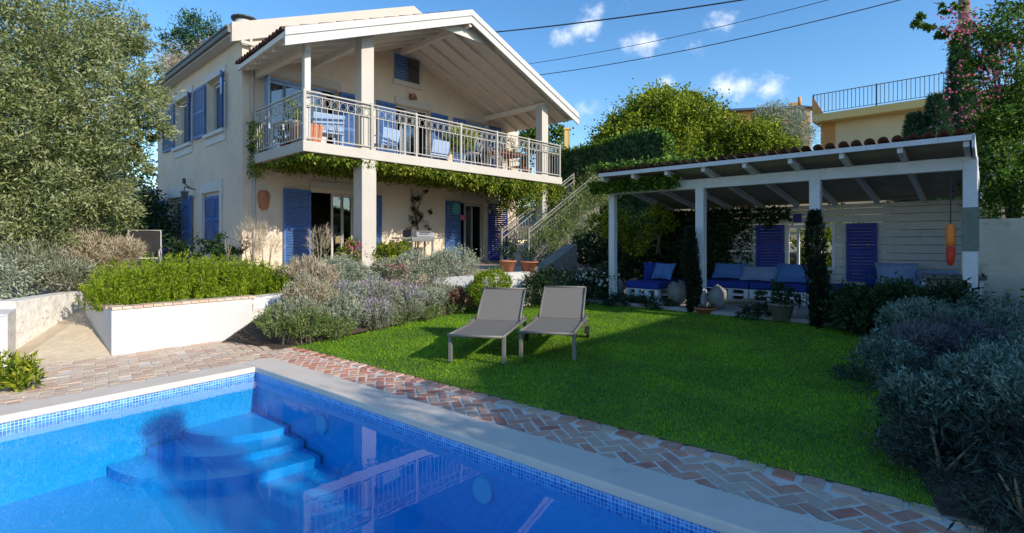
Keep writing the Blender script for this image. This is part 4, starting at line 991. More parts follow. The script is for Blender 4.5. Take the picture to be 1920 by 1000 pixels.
cush('large pale blue cushion left of the pavilion window, beside the post', 1.75, 2.6, .87, .42, .22, .10, 'skyblue', .5)
cush('faded pale blue cushion in the middle of the long sofa, left of the window', 2.5, 2.45, .84, .42, .20, .10, 'paleblue', .55)
cush('wide light blue cushion on the long sofa under the window', 3.35, 2.4, .88, .48, .25, .12, 'skyblue', .55)
cush('light blue cushion right of the slim cypress on the right part of the sofa', 5.15, 2.45, .93, .36, .27, .12, 'paleblue', .5, .2)
cush('greyish blue cushion at the far right end of the long sofa', 5.75, 2.4, .86, .30, .22, .11, 'paleblue', .6, -.1)
cush('dark navy cushion at the left edge of the short sofa', .3, 1.4, .86, .24, .24, .10, 'navy', .4, .5)
cush('bright blue cushion in the centre of the short sofa', .7, 1.15, .88, .30, .22, .11, 'skyblue', .5, -.2)
cush('small navy cushion between the short sofa and the long one', 1.15, 1.7, .83, .16, .16, .08, 'navy', .4)
# cabinet by the right post, float, stones, pots
cb = thing('side_cabinet', 'white open cabinet with a dark top beside the right post', 'cabinet', PF(6.1, .3, FL))
def FC(x, y, z): return PF(5.75+x, .15+y, FL+z)
g = MB(FC); g.box(0, .05, 0, .45, 0, .78); g.box(.70, .75, 0, .45, 0, .78); g.box(.05, .70, .0, .45, .30, .34); g.box(.05, .70, .40, .44, .34, .78); g.build('carcass', M['gwood'], cb)
MB(FC).box(-.04, .79, -.05, .5, .782, .84).build('top', M['dmetal'], cb, bev=.01)
fl = thing('rescue_float', 'orange and red float hung beside the right post', 'float', PF(6.05, .0, 1.35))
g = MB(); c = PF(6.12, -.04, 0); g.lathe((c.x, c.y, 1.52), [(.02, 0), (.055, .02), (.062, .1), (.062, .28), (.05, .34), (.02, .36)], 14); g.build('upper_part', M['orange'], fl)
g = MB(); g.lathe((c.x, c.y, 1.22), [(.015, 0), (.04, .03), (.055, .12), (.060, .295)], 14); g.build('lower_part', M['red'], fl)
g = MB(); g.tube([(c.x, c.y, 1.87), (c.x, c.y, 2.8)], .008, 4); g.build('rope', M['cable'], fl)
def rock(label, c, r, h, mt='stone', seed=0):
    q = random.Random(seed); g = MB(); n1, n2 = 10, 6; pts = []
    for i in range(n2+1):
        ph = pi*i/n2
        for j in range(n1):
            a = 2*pi*j/n1; rr = 1+q.uniform(-.12, .12); pts.append((c[0]+r*rr*sin(ph)*cos(a), c[1]+r*rr*sin(ph)*sin(a), c[2]+h*(1-cos(ph))/2*rr))
    g.poly(pts, [(i*n1+j, i*n1+(j+1) % n1, (i+1)*n1+(j+1) % n1, (i+1)*n1+j) for i in range(n2) for j in range(n1)], True)
    tag(g.build('boulder', M[mt]), label, 'stone')
p = PF(.25, -.1, FL); rock('rounded pale stone in front of the short blue sofa', G(1190, 552, .25), .22, .40, 'stone', 1)
rock('tall grey stone left of the slim cypress near the second post', G(1272, 572, .22), .24, .50, 'stone', 2)
rock('pale boulder just right of the second pavilion post', G(1345, 580, .22), .19, .46, 'stone', 3)
rock('pale stone leaning against the leftmost pavilion post', G(1163, 556, .25), .10, .42, 'stone', 4)
p = G(1323, 590, .12); potted('flower_bowl', 'low brown clay bowl on the lawn edge before the second post', p, .22, .14, [(0, 0, .16, .2, .2, .05)], 120, .05, .02, 'leaf_dark', cat='planter')
p = G(1465, 600, .18); potted('potted_plant', 'grey pot with a dark shrub standing before the long sofa', p, .21, .30, [(0, 0, .45, .32, .25, .2)], 500, .09, .03, 'leaf_dark', 'stone')
g = MB(); p = G(1300, 585, .12); g.tube([(p.x, p.y, 0.08), (p.x, p.y, .62)], .022, 5); tag(g.build('garden_stake', M['gwood']), 'short pale stake beside the slim cypress at the second post', 'stake')
g = MB(); p = G(1490, 603, .12); g.tube([(p.x, p.y, 0.08), (p.x, p.y, .68)], .022, 5); tag(g.build('garden_stake', M['gwood']), 'short pale stake between the grey pot and the taller cypress', 'stake')
g = MB(); p = PF(2.8, 1.2, FL+.1); q = PF(2.2, .9, FL+.06); g.tube([tuple(p), tuple(q)], .045, 6); tag(g.build('log', M['stem']), 'weathered log lying on the paving under the pavilion', 'log')
# slim cypresses
def cypress(label, c, h, r, n=5200):
    t = thing('cypress', label, 'cypress', c); g = MB(); g.tube([tuple(c), (c[0], c[1], c[2]+h*.8)], [.04, .01], 6); g.build('trunk', M['bark'], t)
    zz = rng.random(n)*h; a = rng.random(n)*2*pi; rr = r*np.sqrt(rng.random(n))*np.sin(np.clip(zz/h, .02, .97)*pi)**.35*(1+.25*np.sin(a*3+zz*6))
    P = np.stack([c[0]+rr*np.cos(a)+.04*np.sin(zz*3), c[1]+rr*np.sin(a), c[2]+zz], 1)
    D = np.stack([np.cos(a)*.5, np.sin(a)*.5, np.ones(n)*1.2], 1)+rng.normal(size=(n, 3))*.35
    npmesh('foliage', leafV(P, D, .10, .02), 4, M['leaf_cyp'], t)
cypress('slender dark cypress left of the second pavilion post', G(1296, 590, .10), 1.75, .14)
cypress('tall dark cypress in front of the third pavilion post', G(1530, 617, .10), 1.98, .15)

# ================================================================== LOUNGERS
def lounger():
    t = thing('sun_lounger', 'x', 'sun lounger', (0, 0, 0)); W_ = .33
    F = lambda x, y, z: Vector((x, y, z))       # y: 0 hinge, -1.3 foot end
    def sheet(name, pts, th=.014):
        g = MB(F); P = []
        for (y, z) in pts: P += [(-W_, y, z), (W_, y, z)]
        m = len(P); P2 = [(x, y, z-th) for x, y, z in P]
        fs = [(2*i, 2*i+1, 2*i+3, 2*i+2) for i in range(len(pts)-1)]; fs += [tuple(m+j for j in f)[::-1] for f in fs]
        fs += [(0, 2*len(pts)-2, m+2*len(pts)-2, m), (1, 2*len(pts)-1, m+2*len(pts)-1, m+1)][:0]
        g.poly(P+P2, fs, True); return g.build(name, M['fabric'], t)
    sheet('seat', [(-1.30, .355), (-1.0, .35), (-.6, .344), (-.3, .344), (-.01, .352)])
    sheet('backrest', [(.01, .352), (.13, .48), (.29, .62), (.45, .735), (.49, .775)])
    g = MB(F)
    for x in (-W_-.022, W_+.022):
        g.tube([(x, -1.33, .35), (x, -.9, .342), (x, .0, .335), (x, .50, .335)], .022, 6)
    g.tube([(-W_-.022, -1.33, .35), (W_+.022, -1.33, .35)], .02, 6); g.tube([(-W_, -.7, .31), (W_, -.7, .31)], .014, 6); g.tube([(-W_, .5, .335), (W_, .5, .335)], .018, 6)
    g.build('side_frame', M['frame_grey'], t)
    g = MB(F)
    for x in (-W_-.004, W_+.004): g.tube([(x, .0, .35), (x, .13, .485), (x, .29, .625), (x, .50, .79)], .016, 6)
    g.tube([(-W_, .50, .79), (W_, .50, .79)], .016, 6); g.tube([(0, .5, .33), (0, .30, .58)], .012, 5); g.build('back_frame', M['frame_grey'], t)
    for x in (-W_-.022, W_+.022):
        MB(F).box(x-.024, x+.024, -1.27, -1.215, 0, .34).build('leg', M['frame_grey'], t, bev=.006)
        MB(F).box(x-.02, x+.02, .30, .345, .08, .335).build('leg', M['frame_grey'], t)
        g = MB(F); xx = x+.035*(1 if x > 0 else -1); g.tube([(xx-.018, .33, .10), (xx+.018, .33, .10)], .10, 16, smooth=False); g.build('wheel', M['rubber'], t)
    for x in (-W_-.045, W_+.045):
        g = MB(F); g.tube([(x, -.32, .37), (x, -.28, .50), (x, .05, .50), (x, .10, .37)], .016, 6) if False else g.beam((x, -.25, .355), (x, .25, .355), .03, .04); g.build('arm_rail', M['frame_grey'], t)
    return t
L1 = lounger()
hA = math.atan2(.25, 1.28)
def LM(x, y, a): return Matrix.Translation((x, y, lawn_z(x, y)+.004)) @ Matrix.Rotation(-a, 4, 'Z')
M1 = LM(-.21, 7.86, hA); M2 = LM(.75, 8.0, .235)
L2 = copy_tree(L1, M2, 'right sun lounger, taupe sling fabric, the one nearer the pavilion')
L1.matrix_local = M1; L1['label'] = 'left sun lounger, taupe sling fabric, the one nearer the lavender bed'
for o in (L1, L2): o['group'] = 'sun loungers on the lawn'

# terrace chair at far left
c = Vector((-8.05, 11.3, T0)); t = thing('terrace_lounger', 'dark mesh reclining chair with a pale metal frame on the left terrace', 'lounge chair', c, .5)
Mt = WM[t.name]; F = lambda x, y, z: Mt @ Vector((x, y, z))
MB(F).hexa([(-.3, -.25, .36), (.3, -.25, .36), (.3, .25, .34), (-.3, .25, .34), (-.3, -.25, .375), (.3, -.25, .375), (.3, .25, .355), (-.3, .25, .355)]).build('seat', M['dmetal'], t)
MB(F).hexa([(-.3, .25, .36), (.3, .25, .36), (.27, .53, .95), (-.27, .53, .95), (-.3, .265, .36), (.3, .265, .36), (.27, .545, .95), (-.27, .545, .95)])  .build('backrest', M['rubber'], t)
g = MB(F); g.tube([(-.33, .24, .30), (-.30, .54, .97), (.30, .54, .97), (.33, .24, .30)], .02, 6); g.tube([(-.33, -.3, .36), (.33, -.3, .36)], .02, 6)
for x in (-.34, .34): g.tube([(x, .3, 0), (x, -.3, .5), (x, .2, .58), (x, .35, .6)], .018, 6); g.tube([(x, -.35, 0), (x, .1, .42)], .018, 6)
g.build('frame', M['metal'], t)

# ================================================================== WALLS OF THE GARDEN
g = MB()
W0, W1 = K, K+KU*3.4; th = .26; D_ = -KL
def box4(g, p, q, n, th, z0, z1):
    a, b = Vector(p), Vector(q); n = Vector(n)
    g.poly([Vector((v.x, v.y, z)) for z in (z0, z1) for v in (a, b, b+n*th, a+n*th)], [(3, 2, 1, 0), (4, 5, 6, 7), (0, 1, 5, 4), (1, 2, 6, 5), (2, 3, 7, 6), (3, 0, 4, 7)])
pln = thing('raised_planter', 'white rendered raised planter with a terracotta cap holding the bright green hedge', 'planter', K)
g = MB(); z = .64
P4 = [K, K+KU*1.95, K+KU*1.95+KL*1.42, K+KL*1.45]
g.prism([(p.x, p.y, -.03) for p in P4], (0, 0, z+.03)); g.build('wall', M['whitewash'], pln, bev=.012)
g = MB(); 
for i in range(16):
    a = K+KU*(.125*i+.0)-KL*.02; box4(g, a+KU*.004, a+KU*.121, KL, .22, z+.002, z+.036+random.uniform(0, .004))
for i in range(9):
    a = K+KL*(.20+.14*i)-KU*.02; box4(g, a+KL*.004, a+KL*.134, KU, .22, z+.002, z+.037+random.uniform(0, .004))
g.build('cap', M['oldbrick'], pln)
g = MB(); pts = []; nu, nv = 26, 8
q = random.Random(4)
for i in range(nu+1):
    for j in range(nv+1):
        f = i/nu; base = K+KU*(1.955+1.75*f)+KL*(.10+.75*f*f); zz = -.03+(.66+.06*f)*j/nv
        base = base-KL*(q.uniform(0, .05)+.05*(j < nv))
        pts.append((base.x, base.y, zz))
n1 = len(pts)
fs = [(i*(nv+1)+j, (i+1)*(nv+1)+j, (i+1)*(nv+1)+j+1, i*(nv+1)+j+1) for i in range(nu) for j in range(nv)]
top = [((Vector(pts[i*(nv+1)+nv])+KL*.35).to_tuple()) for i in range(nu+1)]
fs += [(i*(nv+1)+nv, (i+1)*(nv+1)+nv, n1+i+1, n1+i) for i in range(nu)]
g.poly(pts+top, fs, False); tag(g.build('stone_wall', M['fieldstone']), 'rough whitewashed rubble wall continuing right of the rendered planter', 'wall')
g = MB(); box4(g, (-6.33, 6.52, 0), (-6.85, 5.8, 0), (-.8, .55, 0), 4, -.03, .66); tag(g.build('garden_wall', M['whitewash']), 'white rendered wall end at the left edge beside the sandy path', 'wall')
g = MB(); a = [(-6.36, 6.56, .1), (-6.82, 7.15, .2), (-7.08, 8.6, .45)]
for i in range(2):
    p, q_ = a[i], a[i+1]; box4(g, (p[0], p[1], 0), (q_[0], q_[1], 0), (-.97, -.2, 0), .28, 0.0, .68+.1*i)
g.build
tag(g.build('low_wall', M['fieldstone']), 'low crumbling whitewashed wall behind the sandy path', 'wall')
g = MB(); a = Vector((-.1, 0, 0))
g.poly([Vector(p) for p in ((-1.75, 11.45, .55), (-.85, 11.5, .55), (-.85, 11.7, .55), (-1.7, 11.65, .55), (-1.75, 11.45, .80), (-.85, 11.5, .84), (-.85, 11.7, .84), (-1.7, 11.65, .80))], [(0, 1, 5, 4), (1, 2, 6, 5), (3, 0, 4, 7), (4, 5, 6, 7), (2, 3, 7, 6)])
tag(g.build('low_wall', M['whitewash']), 'short white ledge below the round silver bushes by the terrace', 'wall')
# boundary wall beyond the pavilion
g = MB(PF); g.box(6.2, 14, 1.2, 1.45, 0, 1.98); tag(g.build('boundary_wall', mat('dull_whitewash', (.56, .51, .42), .9, .1, 3, .5, 22, stain=((.25, .24, .18), 2.2, .55, .6))), 'plain white boundary wall behind the right end of the pavilion', 'wall')
g = MB(PF); g.box(6.75, 14, -.35, -.15, 0, .62); tag(g.build('low_wall', M['whitewash']), 'low white bed edging to the right of the pavilion', 'wall')

# ================================================================== PLANTS
def shrub(name, label, blobs, n, L, W, mt, spray=False, cat='shrub', group=None, stem=True, extra=None, **kw):
    B = blobs; cx = sum(b[0] for b in B)/len(B); cy = sum(b[1] for b in B)/len(B); z0 = min(b[2]-b[5] for b in B)
    z0 = kw.pop('base', z0)
    t = thing(name, label, cat, (cx, cy, z0), 0, group)
    V = (spray_leaves if spray else blob_leaves)(B, n, L, W, **kw); npmesh('foliage', V, 4, M[mt], t)
    if stem:
        g = MB()
        for b in B[:6]:
            for k in range(3 if mt != 'leaf_teal' else 0): g.tube([(b[0]+random.uniform(-.06, .06), b[1]+random.uniform(-.06, .06), z0-.03), (b[0]+random.uniform(-.5, .5)*b[3], b[1]+random.uniform(-.5, .5)*b[4], b[2]+b[5]*.5)], [.014, .005], 4)
        if g.v: g.build('stem', M['stem'], t)
    if extra:
        P, mt2, L2_, W2_, nm = extra; npmesh(nm, leafV(P, rng.normal(size=(len(P), 3))+np.array([0, 0, .5]), L2_, W2_), 4, M[mt2], t)
    return t
def Bq(u, v, Y, rx, rz, ry=None):     # blob centred at pixel u,v and depth Y, real radii
    p = Rp(u, v, Y); return (p.x, p.y, p.z, rx, ry or rx, rz)
# bright hedge on the planter
bl = []
for i in range(7):
    p = K+KU*(.22+.41*i)+KL*(.62+.05*i); bl.append((p.x, p.y, .68, .50, .50, .46+.22*sin(pi*(i+.8)/7.6)))
for i in range(5):
    p = K+KU*(.35+.45*i)+KL*1.15; bl.append((p.x, p.y, .72, .45, .45, .46+.2*sin(pi*(i+1)/6)))
p = K+KU*2.75+KL*.42; bl.append((p.x, p.y, .62, .42, .38, .50))
shrub('rosemary_hedge', 'bright green rosemary hedge overflowing the white planter', bl, 80000, .050, .013, 'leaf_bright', True, 'hedge', spread=.9, floor=.60, ns=1500, base=.64)
# silver / grey shrubs along the terrace
shrub('santolina', 'large round silver bush before the right ground floor door', [Bq(852, 502, 12.0, .56, .42), Bq(825, 505, 11.8, .42, .38)], 15000, .05, .015, 'leaf_silver', shell=.75, sig=.10, nc=500)
shrub('santolina', 'small round silver bush left of the largest silver bush', [Bq(775, 505, 11.5, .40, .36)], 8000, .05, .015, 'leaf_silver', shell=.75, sig=.10, nc=260)
shrub('santolina', 'pale blue grey bush to the left of the big pillar base', [Bq(632, 516, 10.6, .50, .34), Bq(668, 526, 10.6, .40, .28)], 15000, .05, .015, 'leaf_silver', shell=.75, sig=.10, nc=500)
shrub('dry_shrub', 'brownish dry shrub right of the bright green hedge', [Bq(572, 520, 9.8, .42, .36), Bq(600, 530, 9.6, .35, .30)], 6500, .10, .012, 'leaf_dry', True, spread=.5)
shrub('flower_shrub', 'pinkish grey heather bush at the foot of the big pillar', [Bq(730, 512, 11.2, .42, .30)], 4500, .07, .014, 'leaf_lav', True, extra=(np.array([tuple(Rp(735+rng.normal()*14, 497+abs(rng.normal())*7, 11.0)) for _ in range(150)]), 'petal_pink', .035, .03, 'flower'))
shrub('rose_bush', 'green bush with red flowers left of the big pillar', [Bq(660, 475, 12.3, .30, .26)], 1500, .06, .035, 'leaf_green', extra=(np.array([tuple(Rp(660+rng.normal()*12, 466+rng.normal()*8, 12.0)) for _ in range(70)]), 'petal_pink', .05, .045, 'flower'))
shrub('green_bush', 'low green bush right of the big pillar below the barbecue', [Bq(735, 470, 12.8, .45, .22), Bq(718, 478, 12.7, .3, .25)], 2200, .07, .04, 'leaf_green')
# lavender border
lav = [(560, 600, 8.3, .48, .34), (580, 565, 8.9, .46, .36), (640, 595, 8.9, .46, .34), (655, 570, 9.5, .48, .36), (705, 568, 9.8, .50, .40), (755, 568, 10.3, .50, .34), (800, 568, 10.8, .48, .30), (838, 562, 11.2, .40, .28), (705, 600, 9.2, .40, .30), (760, 590, 10.0, .38, .24)]
for i, (u, v, Y_, rx, rz) in enumerate(lav):
    lb = ['greenish brown clump at the left end of the lavender border', 'dry straw coloured clump second from the left in the lavender border', 'grey green clump low at the lawn corner of the lavender border',
          'pale mauve lavender clump in front of the pillar', 'tallest mauve lavender clump in the middle of the border', 'silvery lavender clump right of the tallest one', 'grey lavender clump below the round silver bushes',
          'small grey lavender clump at the right end of the border', 'pale lilac lavender clump lowest by the lawn edge', 'grey green clump by the lawn edge between the lilac clump and the rust coloured shrub'][i]
    p = Rp(u, v, Y_); bloom = spray_leaves([(p.x, p.y, p.z+.06, rx, rx, rz*1.08)], 1300, .05, .016, .3, ns=160)
    t = shrub('lavender', lb, [(p.x, p.y, p.z, rx, rx*.9, rz)], 6500, .065, .012, ['leaf_lav', 'leaf_dry', 'leaf_silver', 'leaf_silver', 'leaf_lav', 'leaf_silver', 'leaf_silver', 'leaf_silver', 'leaf_lav', 'leaf_lav'][i], True, 'lavender', 'lavender clumps bordering the lawn', spread=.55)
    if i not in (0,): npmesh('flower', bloom, 4, M['bloom_lav' if i in (3, 4, 5, 8) else 'leaf_lav'], t)
shrub('heather', 'rust coloured shrub left of the sun loungers', [Bq(868, 562, 11.0, .34, .24)], 2600, .06, .02, 'leaf_rust', True)
shrub('low_shrub', 'bright green low plant where the rubble wall meets the brick path', [Bq(530, 610, 8.0, .42, .30), Bq(575, 615, 8.0, .45, .28), Bq(630, 620, 8.3, .35, .2)], 7000, .05, .014, 'leaf_mid', True)
shrub('ground_plant', 'low grey green plants between the heather and the lawn', [Bq(800, 592, 10.2, .4, .16), Bq(840, 583, 10.8, .4, .16), Bq(880, 578, 11.3, .35, .14), Bq(760, 603, 9.6, .35, .14)], 3500, .06, .014, 'leaf_mid', True, stem=False)
shrub('ground_plant', 'low grey green plants at the foot of the round silver bushes', [Bq(870, 535, 11.9, .4, .2), Bq(815, 545, 11.6, .35, .2), Bq(905, 535, 12.1, .3, .2)], 3000, .06, .014, 'leaf_silver', True, stem=False)
shrub('boxwood', 'round clipped boxwood ball before the terrace wall', [Bq(921, 543, 10.9, .42, .40)], 12000, .035, .022, 'leaf_bright', shell=.85, sig=.08, nc=500)
shrub('boxwood', 'dark rounded bush behind the left sun lounger and the clay pots', [Bq(1025, 545, 11.9, .58, .46)], 6500, .05, .03, 'leaf_dark', shell=.75)
P = np.array([tuple(Rp(1105+rng.normal()*26, 521+rng.normal()*9, 12.2)) for _ in range(110)])
shrub('flower_shrub', 'dark shrub dotted with white flowers behind the right sun lounger', [Bq(1105, 550, 12.6, .62, .52)], 6500, .06, .03, 'leaf_dark', extra=(P, 'petal_white', .06, .055, 'flower'))
shrub('tall_grass', 'tuft of tall straw coloured grass in front of the house corner', [Bq(470, 452, 11.3, .36, .46), Bq(500, 470, 11.2, .3, .3)], 1500, .16, .006, 'leaf_dry', True, spread=.5)
shrub('tall_grass', 'thin straw coloured grass before the left ground floor shutter', [Bq(600, 462, 11.2, .28, .46)], 600, .14, .006, 'leaf_dry', True, spread=.5)
shrub('low_shrub', 'dark leafy plants at the foot of the side wall', [Bq(365, 468, 11.6, .5, .2), Bq(428, 462, 11.4, .3, .26)], 1600, .09, .04, 'leaf_dark')
# dry shrubs on the left bank
for i, (u, v, Y_, rx, rz) in enumerate([(60, 500, 8.4, .6, .42), (165, 492, 9.0, .58, .52), (225, 480, 9.3, .35, .30), (115, 520, 8.5, .5, .30)]):
    shrub('dry_shrub', ['dusty pink grey shrub at the far left below the olive tree', 'tallest dry grey shrub left of the bright green hedge', 'wispy dry shrub against the terrace chair', 'low dry shrub above the crumbling wall'][i],
          [(*Rp(u, v, Y_), rx, rx, rz)], 6500, .11, .012, ['leaf_lav', 'leaf_dry', 'leaf_dry', 'leaf_lav'][i], True, 'dry shrub', 'dry shrubs on the left bank', spread=.6)
shrub('silver_shrub', 'pale green silver shrub at the left edge above the white wall', [Bq(15, 530, 7.9, .4, .32)], 4200, .06, .02, 'leaf_silver')
shrub('weed_clump', 'green leafy weed clump on the brick paving at the left edge', [Bq(15, 705, 5.6, .26, .22), Bq(45, 715, 5.6, .16, .12)], 1500, .08, .025, 'leaf_green', True, spread=.7, stem=True)
# shaded shrubs, lower right
rb = [('large blue green rosemary bush at the lower right corner of the lawn', [(3.41, 3.78, 0.40, 0.27, 0.27, 0.18), (3.12, 3.99, 0.37, 0.22, 0.32, 0.22), (4.19, 3.73, 0.48, 0.21, 0.27, 0.25), (3.78, 3.92, 0.48, 0.2, 0.29, 0.23), (3.49, 3.42, 0.55, 0.25, 0.29, 0.25), (4.03, 4.04, 0.41, 0.3, 0.25, 0.26), (4.24, 3.47, 0.33, 0.22, 0.32, 0.22), (3.91, 3.61, 0.44, 0.24, 0.24, 0.23), (3.86, 4.03, 0.49, 0.31, 0.3, 0.27), (3.97, 3.51, 0.55, 0.32, 0.31, 0.23), (4.03, 3.55, 0.54, 0.27, 0.23, 0.18), (4.21, 4.09, 0.33, 0.3, 0.24, 0.19), (3.48, 3.94, 0.55, 0.19, 0.27, 0.17), (4.03, 3.63, 0.55, 0.32, 0.26, 0.27)], 'leaf_teal', 42000),
      ('blue green bush behind the large one at the right edge', [(4.67, 4.76, 0.44, 0.25, 0.33, 0.26), (4.33, 5.01, 0.27, 0.31, 0.25, 0.23), (4.8, 5.23, 0.30, 0.28, 0.34, 0.33), (5.0, 4.93, 0.52, 0.25, 0.38, 0.25), (4.44, 4.73, 0.34, 0.38, 0.27, 0.29), (5.08, 4.91, 0.40, 0.25, 0.25, 0.24), (5.13, 4.95, 0.34, 0.34, 0.32, 0.25), (5.28, 5.14, 0.33, 0.34, 0.33, 0.32), (5.2, 4.85, 0.52, 0.26, 0.31, 0.31)], 'leaf_teal', 22000),
      ('wide blue green shrub below the boundary wall', [(6.55, 7.14, 0.54, 0.45, 0.41, 0.37), (5.36, 6.87, 0.58, 0.39, 0.44, 0.25), (6.24, 6.65, 0.46, 0.38, 0.27, 0.27), (5.86, 7.32, 0.53, 0.3, 0.42, 0.26), (6.53, 6.53, 0.28, 0.43, 0.31, 0.27), (7.26, 7.27, 0.37, 0.45, 0.37, 0.33), (5.71, 7.34, 0.50, 0.45, 0.44, 0.28), (6.02, 6.57, 0.33, 0.28, 0.32, 0.32), (5.31, 7.08, 0.39, 0.32, 0.42, 0.31), (5.93, 6.88, 0.50, 0.28, 0.45, 0.24), (6.8, 7.24, 0.29, 0.42, 0.34, 0.32)], 'leaf_teal', 24000),
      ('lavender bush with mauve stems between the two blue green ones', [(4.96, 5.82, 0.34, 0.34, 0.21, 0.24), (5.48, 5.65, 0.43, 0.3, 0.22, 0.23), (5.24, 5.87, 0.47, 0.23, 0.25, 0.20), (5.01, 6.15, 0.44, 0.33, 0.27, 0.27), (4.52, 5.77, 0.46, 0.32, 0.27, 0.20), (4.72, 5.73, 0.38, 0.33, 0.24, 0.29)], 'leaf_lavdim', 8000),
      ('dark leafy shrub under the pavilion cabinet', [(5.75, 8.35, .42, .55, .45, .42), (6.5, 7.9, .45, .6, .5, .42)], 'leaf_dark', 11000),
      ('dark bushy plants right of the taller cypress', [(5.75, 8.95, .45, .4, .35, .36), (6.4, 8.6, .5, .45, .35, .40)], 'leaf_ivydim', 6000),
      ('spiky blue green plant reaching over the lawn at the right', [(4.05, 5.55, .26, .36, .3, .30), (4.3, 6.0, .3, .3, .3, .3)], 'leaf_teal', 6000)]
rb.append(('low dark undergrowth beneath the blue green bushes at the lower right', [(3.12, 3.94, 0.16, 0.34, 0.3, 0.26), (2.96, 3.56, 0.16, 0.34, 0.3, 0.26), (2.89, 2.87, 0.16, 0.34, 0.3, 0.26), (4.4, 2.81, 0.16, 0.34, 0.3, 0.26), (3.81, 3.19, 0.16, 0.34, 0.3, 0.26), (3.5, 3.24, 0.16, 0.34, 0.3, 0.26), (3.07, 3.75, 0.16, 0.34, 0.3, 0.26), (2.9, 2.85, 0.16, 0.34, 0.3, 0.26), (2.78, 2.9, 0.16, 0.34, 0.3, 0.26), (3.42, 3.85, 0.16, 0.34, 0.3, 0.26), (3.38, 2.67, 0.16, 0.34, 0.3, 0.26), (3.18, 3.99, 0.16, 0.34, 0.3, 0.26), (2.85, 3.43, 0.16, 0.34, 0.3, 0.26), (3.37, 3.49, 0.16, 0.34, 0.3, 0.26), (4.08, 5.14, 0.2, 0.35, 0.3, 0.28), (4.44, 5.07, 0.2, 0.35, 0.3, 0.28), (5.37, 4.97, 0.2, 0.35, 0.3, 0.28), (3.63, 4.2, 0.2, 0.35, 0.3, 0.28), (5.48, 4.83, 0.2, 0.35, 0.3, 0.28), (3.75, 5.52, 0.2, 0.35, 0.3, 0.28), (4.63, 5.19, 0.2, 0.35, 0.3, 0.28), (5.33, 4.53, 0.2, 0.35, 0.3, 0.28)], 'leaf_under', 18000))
for lb, bs_, mt_, n_ in rb:
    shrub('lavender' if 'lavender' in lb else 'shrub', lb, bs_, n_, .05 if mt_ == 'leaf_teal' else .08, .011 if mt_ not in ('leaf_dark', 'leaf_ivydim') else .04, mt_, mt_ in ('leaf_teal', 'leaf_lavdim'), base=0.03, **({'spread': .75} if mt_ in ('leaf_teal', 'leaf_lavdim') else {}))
shrub('low_shrub', 'dark plants behind the low edging by the boundary wall', [(*PF(7.6, .5, .75), .7, .5, .35), (*PF(9, .5, .8), .8, .5, .4)], 3500, .09, .045, 'leaf_ivy', base=.3)
# low planting strip in front of the pavilion
for i, (k, n_) in enumerate([(.5, 1300), (1.3, 900), (3.3, 700)]):
    shrub('ground_plant', ['low dark plants before the short sofa', 'low dark plants left of the slim cypress', 'sparse dark plants before the long sofa'][i], [(*PF(k, -.35, .27), .45, .2, .12)], n_, .07, .025, 'leaf_dark', stem=False, base=.1)

# ivy over the pavilion roof end and inside it
V = []
n = 9000; k = rng.uniform(-.35, 3.0, n)*rng.random(n)**.5; d = rng.uniform(-.75, 1.6, n)
P = np.array([tuple(PF(a, b, rz_(b)+.1+abs(rng.normal())*.07)) for a, b in zip(k, d)]); V.append(leafV(P, rng.normal(size=(n, 3))+np.array([0, 0, .3]), .07, .045))
n = 5000; k = rng.uniform(-.4, 1.75, n); P = np.array([tuple(PF(a, -.45+.25*rng.random(), 2.98-.24*rng.random()**1.5)) for a in k]); V.append(leafV(P, rng.normal(size=(n, 3))+np.array([0, 0, -.5]), .07, .045))
tag(npmesh('roof_creeper', np.concatenate(V), 4, M['leaf_ivy']), 'ivy grown over the left end of the pavilion roof', 'ivy')
n = 15000; a = rng.random(n); k = -.3+3.4*a; zz = FL+2.2*rng.random(n)
kp = (k < 1.7) | (zz > 2.02-.25*np.clip(2.3-k, 0, 1)+.12*np.sin(k*9)) & (rng.random(n) < .5) | (k < 2.25) & (rng.random(n) < .25)
k, zz = k[kp], zz[kp]
P = np.array([tuple(PF(x, WD-.04-.22*rng.random(), z)) for x, z in zip(k, zz)])
shrub('bush', 'sunlit green bush seen through the pavilion window', [(*PF(3.6, 4.4, 1.5), .9, .6, .8)], 4000, .09, .05, 'leaf_green', stem=False)
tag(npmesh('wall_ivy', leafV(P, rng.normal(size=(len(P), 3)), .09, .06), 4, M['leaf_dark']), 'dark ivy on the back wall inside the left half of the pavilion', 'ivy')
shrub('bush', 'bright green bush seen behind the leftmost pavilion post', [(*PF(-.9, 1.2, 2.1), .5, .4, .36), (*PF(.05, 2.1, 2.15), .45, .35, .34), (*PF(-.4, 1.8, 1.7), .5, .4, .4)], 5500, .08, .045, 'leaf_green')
shrub('bush', 'dark dense shrubbery between the outdoor stair and the pavilion', [(*PF(-1.3, 2.0, .9), .8, .7, .8), (*PF(-2.2, 3.2, 1.2), .9, .8, .9), (*PF(-.7, 3.2, 1.4), .8, .7, 1.1), (*PF(-1.9, 2.0, 1.5), .7, .6, .5), (*PF(.4, 4.0, 1.8), .9, .8, 1.2)], 17000, .09, .055, 'leaf_dark')

